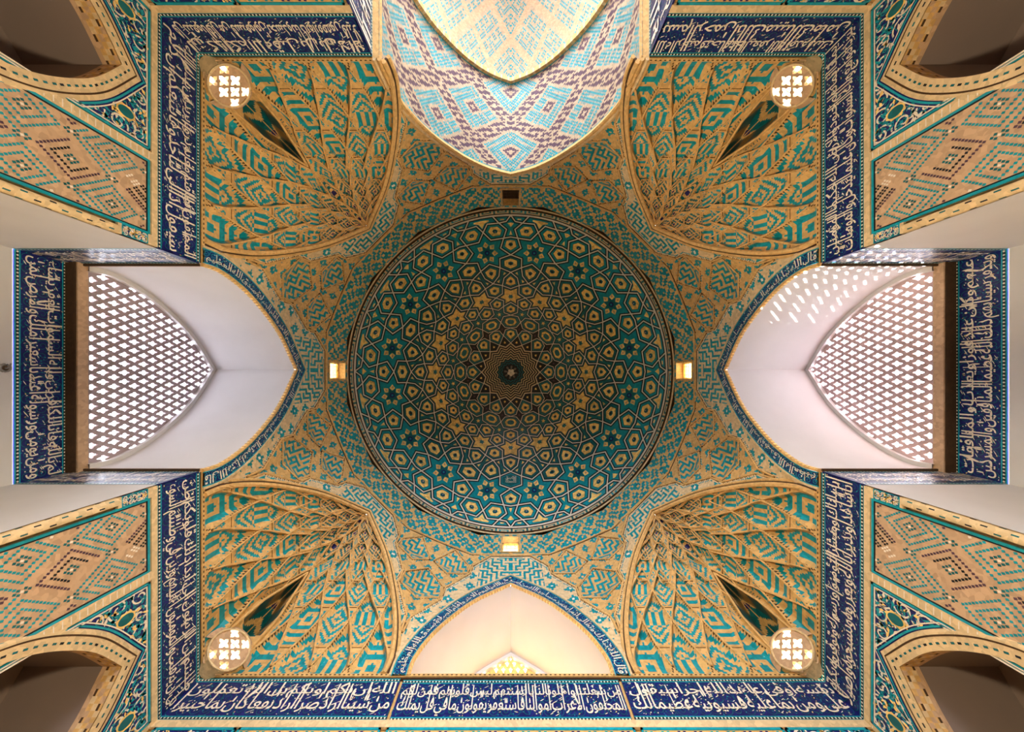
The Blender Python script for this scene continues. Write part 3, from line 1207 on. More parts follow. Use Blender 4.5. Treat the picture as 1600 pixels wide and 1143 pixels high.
def lattice(mb, mp, inside, x0, x1, y0, y1, a, b, ra, rb, th, m, rim_m=None, clip=None):
    """pierced screen of staggered quatrefoil openings in lozenge cells, solid where not inside"""
    ny = int((y1 - y0) / b) + 2
    nx = int((x1 - x0) / (2 * a)) + 2
    K = 16
    for j in range(-1, ny):
        for i in range(-1, nx):
            cx = x0 + (i + (0.5 if j % 2 else 0)) * 2 * a
            cy = y0 + j * b
            bd, hl = [], []
            for k in range(K):
                t = 2 * math.pi * k / K
                cs, sn = math.cos(t), math.sin(t)
                l = 1 / (abs(cs) / a + abs(sn) / b)
                bd.append((cx + cs * l, cy + sn * l))
                rr = 1 + 0.36 * math.cos(4 * t)
                hl.append((cx + cs * ra * rr, cy + sn * rb * rr))
            if not inside(cx, cy):
                if cy < y0 - .01 and clip is None:
                    continue
                if all(not inside(cx + dx * a * 1.01, cy + dy * b * 1.01) for dx, dy in ((1, 0), (-1, 0), (0, 1), (0, -1))):
                    continue
                if clip:
                    bd = [clip(*p) for p in bd]
                mb.face([mp(*p, 0.0) for p in bd], m)
                mb.face([mp(*p, -th) for p in bd], m)
                continue
            for k in range(K):
                k2 = (k + 1) % K
                mb.face([mp(*bd[k], 0), mp(*bd[k2], 0), mp(*hl[k2], 0), mp(*hl[k], 0)], m)
                mb.face([mp(*bd[k], -th), mp(*bd[k2], -th), mp(*hl[k2], -th), mp(*hl[k], -th)], m)
                mb.face([mp(*hl[k], 0), mp(*hl[k2], 0), mp(*hl[k2], -th), mp(*hl[k], -th)], m if rim_m is None else rim_m)


def rot90(P, k):
    c, s = [(1, 0), (0, 1), (-1, 0), (0, -1)][k % 4]
    Q = P.copy()
    Q[..., 0] = P[..., 0] * c - P[..., 1] * s
    Q[..., 1] = P[..., 0] * s + P[..., 1] * c
    return Q


def build_squinches():
    P, out, nin, ribs = build_squinch_mesh()
    labels = ['upper left', 'upper right', 'lower right', 'lower left']
    near = ['between the left lattice window and the entrance vault', 'between the right lattice window and the entrance vault',
            'between the right lattice window and the small lower vault', 'between the left lattice window and the small lower vault']
    for k in range(4):
        root = thing('squinch', 'honeycombed corner squinch ' + near[k], 'squinch', None, 'corner squinches')
        Q = rot90(P, k)
        grid('squinch_vault', Q, np.where(nin, -1, out), root)
        hn = grid('hooded_niche', Q, np.where(nin, out, -1), root)
        mb = MB()
        for seg, kk in ribs:
            mb.tube([tuple(x) for x in rot90(np.array(seg), k)], 0.017 if kk < 4 else 0.013, TAN, 5)
        mb.build('rib', root)
        mb = MB()
        mb.tube([tuple(x) for x in rot90(np.array(ribs[-1][0]), k)], 0.03, TAN, 6)
        mb.build('hood_rim', hn)
        # arch mouldings on the diagonal face
        ang = math.radians(225 + 90 * k)
        f = np.array((math.cos(ang), math.sin(ang))); t = np.array((f[1], -f[0]))
        mp = lambda x, z, h=0.0: (float(f[0] * (A - h) + t[0] * x), float(f[1] * (A - h) + t[1] * x), z)
        for (off, r, m, nm) in ((0.0, 0.055, TAN, 'arch_moulding'), (0.13, 0.045, TAN, 'arch_moulding'), (0.065, 0.03, DARK, 'shadow_joint')):  # the dark tube stands in for the shadow between the mouldings
            mb = MB()
            pts = arch(Z_SQ[0] - 0.02, Z_SQ[1], Z_SQ[2], PROF, off)
            mb.tube([mp(x, z, 0.03) for x, z in pts], r, m, 6)
            mb.build(nm, root)
        # round pierced window at the corner
        rw = thing('round_window', 'round pierced window in the corner ' + near[k], 'window', None, 'round corner windows')
        dd = 8.10
        mq = lambda x, z, h=0.0: (float(f[0] * (dd - h) + t[0] * x), float(f[1] * (dd - h) + t[1] * x), z)
        zc, R = 6.90, 0.39
        mb = MB()
        lattice(mb, mq, lambda x, z: math.hypot(x, z - zc) < R - .05, -0.66, 0.66, zc - 0.66, zc + 0.66, 0.165, 0.135, 0.095, 0.082, 0.09, ROSE, PALE, lambda x, z: (x, z) if math.hypot(x, z - zc) < R else (x * R / math.hypot(x, z - zc), zc + (z - zc) * R / math.hypot(x, z - zc)))
        mb.build('screen', rw)
        mb = MB()
        N = 40
        ri = [mq(R * math.cos(2 * math.pi * i / N), zc + R * math.sin(2 * math.pi * i / N), 0.02) for i in range(N)]
        mb.tube(ri, 0.022, PALE, 6, True)
        for i in range(N):
            a0, a1 = 2 * math.pi * i / N, 2 * math.pi * (i + 1) / N
            pt = lambda a, r, h: mq(r * math.cos(a), zc + r * math.sin(a), h)
            mb.face([pt(a0, R, 0.02), pt(a1, R, 0.02), pt(a1, R, -0.30), pt(a0, R, -0.30)], PALE)
            if math.sin(a0) > -0.05:
                mb.face([pt(a0, R, 0.0), pt(a1, R, 0.0), pt(a1, R + .12, -.06), pt(a0, R + .12, -.06)], ROSE)
        mb.build('frame', rw)


# ------------------------------------------------------------------ walls, panels and recesses
def solidify(o, t, off=-1):
    md = o.modifiers.new('thickness', 'SOLIDIFY')
    md.thickness = t
    md.offset = off
    return o


def struct(o):
    o['kind'] = 'structure'
    return o


ZQ0, ZQ1 = 5.75, 6.54        # the inscription frieze
NC, NH, NS, NR = 4.63, 1.1, 3.72, 1.5   # corner niche: centre, half width, springing, rise
RD = 2.25                    # depth of the window recesses to the lattice


def wall_side(W, sides, name, niche=True, smin=2.0):
    mb = MB()
    fm = W.face(0.06)
    for sg in sides:
        X = lambda x: sg * x
        if niche:
            hwf = arch_hw(NH, NS, NR)
            # strips beside and above the niche opening
            mb.rect(fm, X(smin), X(NC - NH), ZF, ZT, 0, TAN)
            mb.rect(fm, X(NC + NH), X(A + .2), ZF, ZT, 0, TAN)
            pts = arch(NH, NS, NR)
            for (x0, z0), (x1, z1) in zip(pts[:-1], pts[1:]):
                mb.face([fm(X(NC + x0), z0), fm(X(NC + x1), z1), fm(X(NC + x1), ZT), fm(X(NC + x0), ZT)], TAN)
        else:
            mb.rect(fm, X(smin), X(A + .2), ZF, ZT, 0, TAN)
    return struct(mb.build(name))


def brick_panel(W, sg, label):
    root = thing('brick_panel', label, 'tile panel', None, 'glazed brick panels beside the window recesses')
    fm = W.face()
    mp = lambda x, y, h=0.0: fm(sg * x, y, h)
    x0, x1, z0, z1 = 2.22, 3.38, 1.6, 5.60
    g = MB()
    g.box(mp, x0, x1, z0, z1, -0.03, 0.0, ROSE)
    cw, ch = 0.0270, 0.0335
    nx, nz = int((x1 - x0 - .06) / cw), int((z1 - z0) / ch)
    n = 14
    for j in range(nz):
        for i in range(nx):
            if (i + j) % 2:
                continue
            a, b = (i - nx // 2), j - nz
            p, q = (a + b) // 2 + 400, (b - a) // 2 + 400
            u, v = p % n, q % n
            bp, bq = p // n, q // n
            du, dv = u - n // 2, v - n // 2
            c = max(abs(du), abs(dv))
            m = None
            if u == 0 and v in (0, 1, n - 1) or v == 0 and u in (0, 1, n - 1) or (u, v) in ((1, 1), (n - 1, n - 1)):
                m = WHITE if (u, v) == (0, 0) else DTEAL
            elif c == 6:
                m = None
            elif (bp + bq) % 2 == 0:
                if c <= 1 and (bp % 2): m = WHITE if c == 0 else DTEAL
                elif c in (3, 5) and (bp % 2): m = BLACK if not (du == c) else None
                elif bp % 2 == 0:
                    m = BLACK if (du % 3 != 0 and abs(du) < 6 and dv > -4) else (WHITE if (dv < -3 and abs(du) < 2) else None)
                if m == BLACK and (c == 5): m = PURP
            else:
                if c <= 1: m = WHITE if c == 0 else DTEAL
                elif abs(du) >= abs(dv): m = TEAL if du % 2 else None
                else: m = TEAL if dv % 2 else None
            if m is None:
                continue
            x = x0 + .03 + (i + 0.5) * cw; z = z0 + (j + 0.5) * ch
            w, h = cw * 0.72, ch * 0.62
            g.face([mp(x - w, z - h * .5, .004), mp(x + w * .4, z - h, .004), mp(x + w, z + h * .5, .004), mp(x - w * .4, z + h, .004)], m)
    g.build('brickwork', root)
    b = MB()
    for (xa, xb, za, zb, m, h) in ((x0, x1, z1, z1 + .035, BTEAL, .01), (x1, x1 + .035, z0, z1 + .035, BTEAL, .01), (x0 - .035, x0, z0, z1 + .035, BTEAL, .01),
                                   (x0, x1, z1 - .02, z1, BLACK, .006), (x1 - .02, x1, z0, z1, BLACK, .006), (x0, x0 + .02, z0, z1, BLACK, .006)):
        b.box(mp, xa, xb, za, zb, -.02, h, m)
    b.build('border', root)
    return root


def trim_strips(W, sg, name):
    """pale brick strips that frame the panels"""
    fm = W.face()
    mp = lambda x, y, h=0.0: fm(sg * x, y, h)
    g = MB()
    for (xa, xb, za, zb) in ((2.02, 2.185, 5.17, 5.22), (2.02, 6.0, 5.655, 5.75), (3.415, 3.56, 1.6, 5.655), (2.02, 2.185, 5.60, 5.655), (5.93, 6.0, 1.6, 5.655)):
        g.box(mp, xa, xb, za, zb, -.03, 0.015, PALE)
        if zb - za > xb - xa:
            n = int((zb - za) / 0.09)
            for k in range(n):
                z = za + (k + .5) * (zb - za) / n
                g.box(mp, xa + .02, xb - .02, z - .006, z + .006, .01, .018, WHITE)
    o = g.build(name)
    return struct(o)


def corner_roll(W, sg, label):
    """rounded brick corner roll at the edge of the recess with its small tile cap"""
    root = thing('corner_moulding', label, 'moulding', None, 'brick corner rolls of the window recesses')
    fm = W.face()
    r = 0.085
    N, K = 10, 60
    ang = np.linspace(-0.35, math.pi * 0.5 + .35, N + 1)
    zz = np.linspace(1.2, 5.17, K + 1)
    P = np.zeros((N + 1, K + 1, 3))
    for i, a in enumerate(ang):
        for j, z in enumerate(zz):
            P[i, j] = fm(sg * (2.10 - r * math.sin(a)), z, -0.03 + r * math.cos(a))
    M = np.full((N, K), PALE)
    for i in range(N):
        for j in range(K):
            if i % 3 == 1 and j % 4 == (i // 3) * 2 % 4:
                M[i, j] = DTEAL if (i // 3 + j // 4) % 2 else BLACK
    grid('roll', P, M, root)
    g = MB()
    mp = lambda x, y, h=0.0: fm(sg * x, y, h)
    g.box(mp, 2.02, 2.185, 5.22, 5.60, -.03, .008, NAVY)
    scrolls(g, mp, 2.03, 2.175, 5.23, 5.59, 0.09, 0.014, WHITE, [BTEAL, WHITE, GOLD], 3 + sg, h=.012)
    for (xa, xb, za, zb) in ((2.02, 2.03, 5.22, 5.6), (2.175, 2.185, 5.22, 5.6), (2.02, 2.185, 5.22, 5.232), (2.02, 2.185, 5.588, 5.6)):
        g.box(mp, xa, xb, za, zb, 0, .016, BTEAL)
    g.build('tile_cap', root)
    return root


def spandrel(W, sg, seed, label):
    root = thing('spandrel_panel', label, 'tile panel', None, 'cobalt arabesque spandrels over the corner niches')
    fm = W.face()
    mp = lambda x, y, h=0.0: fm(sg * x, y, h)
    x0, x1, z1 = 3.58, 5.92, 5.64
    zlo = 2.6
    outer = arch(NH, NS, NR, PROF, 0.24)
    hwo = arch_hw(NH + .24, NS, NR + .33)
    ok = lambda x, z: x0 + .05 < x < x1 - .05 and zlo < z < z1 - .05 and abs(x - NC) > float(hwo(z)) + 0.06
    g = MB()
    pts = [(max(x0, NC + x), z) if x < 0 else (min(x1, NC + x), z) for x, z in outer]
    for (xa, za), (xb, zb) in zip(pts[:-1], pts[1:]):
        if xb - xa > 1e-5:
            g.face([mp(xa, za, 0), mp(xb, zb, 0), mp(xb, z1, 0), mp(xa, z1, 0)], NAVY)
    if pts[0][0] > x0: g.rect(mp, x0, pts[0][0], zlo, z1, 0, NAVY)
    if pts[-1][0] < x1: g.rect(mp, pts[-1][0], x1, zlo, z1, 0, NAVY)
    rnd = random.Random(seed)
    scrolls(g, mp, x0, x1, zlo, z1, 0.30, 0.026, WHITE, [BTEAL, TEAL, TEAL, GOLD, WHITE], seed, ok, .006, 2.6)
    scrolls(g, mp, x0 + .1, x1 + .1, zlo + .12, z1 + .12, 0.21, 0.010, TEAL, [BTEAL, TEAL], seed + 5, ok, .004, 2)
    # small medallions
    for (x, z) in ((3.95, 5.28), (5.55, 5.28)):
        if ok(x, z):
            g.face([mp(x + .12 * math.cos(k * math.pi / 8) * (1.0 if k % 2 else .85), z + .15 * math.sin(k * math.pi / 8) * (1.0 if k % 2 else .85), .011) for k in range(16)], GOLD)
            g.face([mp(x + .08 * math.cos(k * math.pi / 8), z + .11 * math.sin(k * math.pi / 8), .014) for k in range(16)], DTEAL)
    g.build('tile_ground', root)
    b = MB()
    for (xa, xb, za, zb) in ((x0, x1, z1 - .03, z1), (x0, x0 + .03, zlo, z1), (x1 - .03, x1, zlo, z1)):
        b.box(mp, xa, xb, za, zb, -.02, .012, BTEAL)
    for (xa, xb, za, zb) in ((x0 + .05, x1 - .05, z1 - .06, z1 - .045), (x0 + .05, x0 + .065, zlo, z1 - .05), (x1 - .065, x1 - .05, zlo, z1 - .05)):
        b.box(mp, xa, xb, za, zb, -.01, .012, WHITE)
    op = [(max(x0 + .02, min(x1 - .02, NC + x)), z) for x, z in arch(NH, NS, NR, PROF, 0.265)]
    b.ribbon(mp, op, 0.026, .012, BTEAL)
    op = [(max(x0 + .02, min(x1 - .02, NC + x)), z) for x, z in arch(NH, NS, NR, PROF, 0.305)]
    b.ribbon(mp, op, 0.016, .013, WHITE)
    b.build('border', root)
    return root


def niche(W, sg, label):
    root = thing('corner_niche', label, 'niche', None, 'dark arched corner niches')
    fm = W.face()
    mp = lambda x, y, h=0.0: fm(sg * x, y, h)
    pts = [(-NH, ZF)] + arch(NH, NS, NR) + [(NH, ZF)]
    D = 1.5
    ds = np.linspace(0.28, D, 9)
    P = np.zeros((len(pts), len(ds), 3))
    for i, (x, z) in enumerate(pts):
        for j, d in enumerate(ds):
            P[i, j] = mp(NC + x, z, -d)
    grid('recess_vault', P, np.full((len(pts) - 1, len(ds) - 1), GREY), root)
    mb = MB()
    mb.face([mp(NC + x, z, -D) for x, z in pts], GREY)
    mb.build('back_wall', root)
    # brick lined edge
    ds = np.linspace(-0.01, 0.28, 9)
    pp = []
    for (a, b) in zip(pts[:-1], pts[1:]):
        n = max(1, int(math.hypot(b[0] - a[0], b[1] - a[1]) / 0.045))
        pp += [(a[0] + (b[0] - a[0]) * k / n, a[1] + (b[1] - a[1]) * k / n) for k in range(n)]
    pp.append(pts[-1])
    P = np.zeros((len(pp), 9, 3))
    for i, (x, z) in enumerate(pp):
        for j, d in enumerate(ds):
            P[i, j] = mp(NC + x, z, -d)
    M = np.full((len(pp) - 1, 8), TAN)
    for i in range(len(pp) - 1):
        for j in range(8):
            M[i, j] = (TAN, PALE, TAN, ROSE)[(i + j // 2) % 4] if j < 6 else ROSE
            if (j == 1 and i % 4 == 0) or (j == 5 and i % 4 == 2):
                M[i, j] = DARK
    grid('brick_lining', P, M, root)
    # face border with inset tiles
    o1 = [(-NH, 1.5)] + arch(NH, NS, NR, PROF, 0.0) + [(NH, 1.5)]
    o2 = [(-NH - .20, 1.5)] + arch(NH, NS, NR, PROF, 0.20) + [(NH + .20, 1.5)]
    o3 = [(-NH - .24, 1.5)] + arch(NH, NS, NR, PROF, 0.24) + [(NH + .24, 1.5)]
    g = MB()
    for k in range(len(o1) - 1):
        g.face([mp(NC + o1[k][0], o1[k][1], .02), mp(NC + o1[k + 1][0], o1[k + 1][1], .02), mp(NC + o2[k + 1][0], o2[k + 1][1], .02), mp(NC + o2[k][0], o2[k][1], .02)], PALE)
        g.face([mp(NC + o2[k][0], o2[k][1], .02), mp(NC + o2[k + 1][0], o2[k + 1][1], .02), mp(NC + o3[k + 1][0], o3[k + 1][1], .0), mp(NC + o3[k][0], o3[k][1], .0)], PALE)
    gv = [(NC + x, z) for x, z in arch(NH, NS, NR, PROF, 0.165)]
    g.ribbon(mp, gv, 0.022, .023, DARK)
    mid = []
    for (a, b) in zip(arch(NH, NS, NR, PROF, 0.08), arch(NH, NS, NR, PROF, 0.08)[1:]):
        mid += [(a[0] + (b[0] - a[0]) * t / 3, a[1] + (b[1] - a[1]) * t / 3) for t in range(3)]
    L = 0
    for k in range(len(mid) - 1):
        a, b = mid[k], mid[k + 1]
        l = math.hypot(b[0] - a[0], b[1] - a[1])
        c = ((a[0] + b[0]) / 2, (a[1] + b[1]) / 2)
        L += l
        if L > 0.088:
            L = 0
            t = ((b[0] - a[0]) / l, (b[1] - a[1]) / l)
            P4 = []
            for (u, v) in ((-.024, -.013), (.024, -.013), (.024, .013), (-.024, .013)):
                P4.append(mp(NC + c[0] + t[0] * u - t[1] * v, c[1] + t[1] * u + t[0] * v, .024))
            g.face(P4, DTEAL if k % 2 else BLACK)
    g.build('arch_border', root)
    return root


def cornice(W, segs, name):
    """the pale and dark moulded ledge on top of the square walls"""
    g = MB()
    fm = W.face()
    for (x0, x1) in segs:
        g.box(fm, x0, x1, ZQ1, ZQ1 + .02, -.05, .01, DARK)
        g.box(fm, x0, x1, ZQ1 + .02, ZT + .005, -.05, .035, TAN)
        g.box(fm, x0, x1, ZT + .005, ZT + .06, -.10, -.02, DARK)
        n = int((x1 - x0) / 0.09)
        for i in range(n):
            x = x0 + (i + .5) * (x1 - x0) / n
            g.box(fm, x - .02, x + .02, ZT - .03, ZT - .012, .03, .04, DARK)
    return struct(g.build(name))


def arch_map(W, hw, z0, rise, prof, d=0.0):
    pts = np.array(arch(hw, z0, rise, prof))
    n = np.zeros_like(pts)
    o = np.array(arch(hw, z0, rise, prof, 0.1))
    n = (o - pts) / 0.1
    L = np.concatenate([[0], np.cumsum(np.hypot(*np.diff(pts, axis=0).T))])

    def mp(x, y, h=0.0):
        px = np.interp(x, L, pts[:, 0]); pz = np.interp(x, L, pts[:, 1])
        nx = np.interp(x, L, n[:, 0]); nz = np.interp(x, L, n[:, 1])
        return W.p(float(px + nx * y), float(pz + nz * y), d - h)
    return mp, float(L[-1])


def inscription_arch(W, text, seed, label):
    root = thing('inscription_arch', label, 'inscription band', None, 'cobalt inscription arches')
    hw, z0, rise = 1.96, 6.57, 2.84
    mp, L = arch_map(W, hw, z0, rise, PROF)
    g = MB()
    n = 80
    for i in range(n):
        g.box(mp, L * i / n, L * (i + 1) / n, 0.07, 0.355, -0.02, 0.035, NAVY)
    mq = lambda x, y, h=0.0: mp(x, y, h + 0.035)
    scrolls(g, mq, 0.02, L - .02, 0.08, 0.345, 0.14, 0.010, BTEAL, [BTEAL, TEAL, WHITE, GOLD], seed, h=0.003, dens=.7)
    g.build('tile_ground', root)
    b = MB()
    for (y0, y1, m, h) in ((0.07, 0.085, BTEAL, .008), (0.34, 0.36, BTEAL, .008), (0.36, 0.40, PALE, .03)):
        for i in range(n):
            b.box(mq, L * i / n, L * (i + 1) / n, y0, y1, -.05, h, m)
    b.build('border', root)
    t = MB()
    lettering(t, mq, text, 0.05, L - 0.05, 0.095, 0.335, WHITE, h=0.008, rows=1)
    t.build('lettering', root)
    r = MB()
    for i in range(160):
        x = L * (i + .5) / 160
        r.box(mq, x - L / 320 * .9, x + L / 320 * .9, 0.0, 0.06, -.05, .012, GOLD if i % 2 else TAN)
    r.tube([mp(L * i / 120, 0.035, 0.04) for i in range(121)], 0.03, TAN, 6)
    r.build('rope_moulding', root)
    return root


def window_recess(W, n, side, labels, RD=RD, SC_M=SCREEN, OP=1.0):
    """the plastered pointed vault with the pierced screen that closes it"""
    hw, z0, rise = 1.96, 6.57, 2.84
    pts = arch(hw, z0, rise)
    root = thing('recess_vault', labels[0], 'vault', None, 'white plaster vaults over the recesses')
    ds = np.linspace(0, RD + .05, 12)
    P = np.zeros((len(pts), len(ds), 3))
    for i, (x, z) in enumerate(pts):
        for j, d in enumerate(ds):
            P[i, j] = W.p(x, z, d)
    for h in (0, 1):
        half = len(pts) // 2
        sl = slice(0, half + 1) if h == 0 else slice(half, len(pts))
        grid('vault_half', P[sl], np.full((half, len(ds) - 1), PLAS), root, True)
    mb = MB()
    mp = W.face(RD)
    p1, p2 = arch(hw, z0, rise, PROF, 0.0), arch(hw, z0, rise, PROF, -0.09)
    for k in range(len(p1) - 1):
        a = [mp(*p1[k], .09), mp(*p1[k + 1], .09), mp(*p2[k + 1], .09), mp(*p2[k], .09)]
        b = [mp(*p2[k], .09), mp(*p2[k + 1], .09), mp(*p2[k + 1], .0), mp(*p2[k], .0)]
        mb.face(a, PLAS); mb.face(b, PLAS)
    mb.build('window_arch_rim', root)
    # pierced screen
    wn = thing('window_%d' % n, labels[1], 'window', None, None, 'structure')
    mb = MB()
    hwf = arch_hw(hw, z0, rise)
    zin = z0 + .0
    inside = lambda x, z: z > zin and abs(x) < float(hwf(z)) - .07
    lattice(mb, mp, inside, -0.096 * 22, 2.2, z0 + .11, z0 + rise + .2, 0.096, 0.19, 0.046 * OP, 0.080 * OP, 0.06, SC_M)
    mb.build('pierced_screen', wn)
    sb = MB()
    fm = W.face(0)
    sb.box(fm, -hw - .05, hw + .05, 6.44, 6.60, -RD - .45, -RD + .03, ROSE)
    sb.box(fm, -hw - .05, hw + .05, 6.425, 6.44, -RD - .20, -RD + .0, DARK)
    sb.box(fm, -hw, hw, 6.44, 6.64, -RD - .08, -RD + .004, SC_M)
    sb.build('sill', wn)


def low_recess(W, name, texts, seed, labels):
    """the tall straight-sided part of a window recess: plastered cheeks, tiled band on three sides"""
    hw, D = 2.0, 2.45
    g = MB()
    for sg in (-1, 1):
        g.face([W.p(sg * hw, ZF, -.0), W.p(sg * hw, ZF, D), W.p(sg * hw, ZQ0, D), W.p(sg * hw, ZQ0, -.0)], PLAS)
        g.face([W.p(sg * (hw + .01), ZQ0, 0), W.p(sg * (hw + .01), ZQ0, D), W.p(sg * (hw + .01), 6.6, D), W.p(sg * (hw + .01), 6.6, 0)], TAN)
    g.face([W.p(-hw, ZF, D), W.p(hw, ZF, D), W.p(hw, ZQ0, D), W.p(-hw, ZQ0, D)], PLAS)
    g.face([W.p(-hw - .02, ZQ0, D + .02), W.p(hw + .02, ZQ0, D + .02), W.p(hw + .02, 6.6, D + .02), W.p(-hw - .02, 6.6, D + .02)], PLAS)
    struct(g.build(name))
    back = W.face(D)
    inscription('inscription_band', labels[0], back, -hw + .0, hw - .0, ZQ0 + .02, 6.46, texts[0], seed, 'cobalt inscription friezes')
    for sg in (-1, 1):
        if sg > 0:   # viewer's right cheek: x runs towards the back
            mp = lambda x, y, h=0.0: W.p(hw - h, y, D - x)
        else:
            mp = lambda x, y, h=0.0: W.p(-hw + h, y, x)
        inscription('inscription_band', labels[1 if sg < 0 else 2], mp, 0.0, D, ZQ0, ZQ1 - .01, texts[1 if sg < 0 else 2], seed + 3 + sg, 'cobalt inscription friezes')
        m = MB()
        m.box(mp, 0.0, D, ZQ1 - .01, 6.6, -.02, 0.04, ROSE)
        m.box(mp, 0.0, D, ZQ1 - .02, ZQ1 + .01, 0.0, 0.05, DARK)
        struct(m.build('trim_1'))


def lower_strip(W, segs, seed, label):
    """tiled panels under the frieze on the walls seen most steeply"""
    for k, (x0, x1, kind, lab) in enumerate(segs):
        fm = W.face()
        root = thing('tile_panel', lab, 'tile panel', None, None)
        g = MB()
        z0, z1 = 4.6, 5.63
        if kind == 'navy':
            g.box(fm, x0, x1, z0, z1, -.03, 0, NAVY)
            scrolls(g, fm, x0 + .05, x1 - .05, z0, z1 - .05, 0.26, 0.022, WHITE, [BTEAL, BTEAL, GOLD, WHITE], seed + k, None, .006, 3)
        else:
            cw = 0.045
            nx, nz = int((x1 - x0 - .1) / cw), int((z1 - z0) / cw)
            P = np.zeros((nx + 1, nz + 1, 3))
            for i in range(nx + 1):
                for j in range(nz + 1):
                    P[i, j] = fm(x0 + .05 + (x1 - x0 - .1) * i / nx, z0 + (z1 - .05 - z0) * j / nz, .002)
            I, J = np.meshgrid(np.arange(nx), np.arange(nz), indexing='ij')
            M = pat_kufic(I, J, TAN, DTEAL)
            M = np.where((J > nz - 9) & (J < nz - 1), np.where(KUFA[np.mod(J, 12), np.mod(I, 12)] == 1, DARK, TAN), M)
            M = np.where(M == DTEAL, np.where(I % 24 < 12, TEAL, NAVY), M)
            grid('kufic_brickwork', P, M, root)
            g.box(fm, x0, x1, z0, z1, -.03, 0, TAN)
        g.build('tile_ground', root)
        b = MB()
        b.box(fm, x0, x1, z1 - .04, z1, -.02, .012, BTEAL)
        b.box(fm, x0, x0 + .035, z0, z1, -.02, .012, BTEAL)
        b.box(fm, x1 - .035, x1, z0, z1, -.02, .012, BTEAL)
        b.build('border', root)


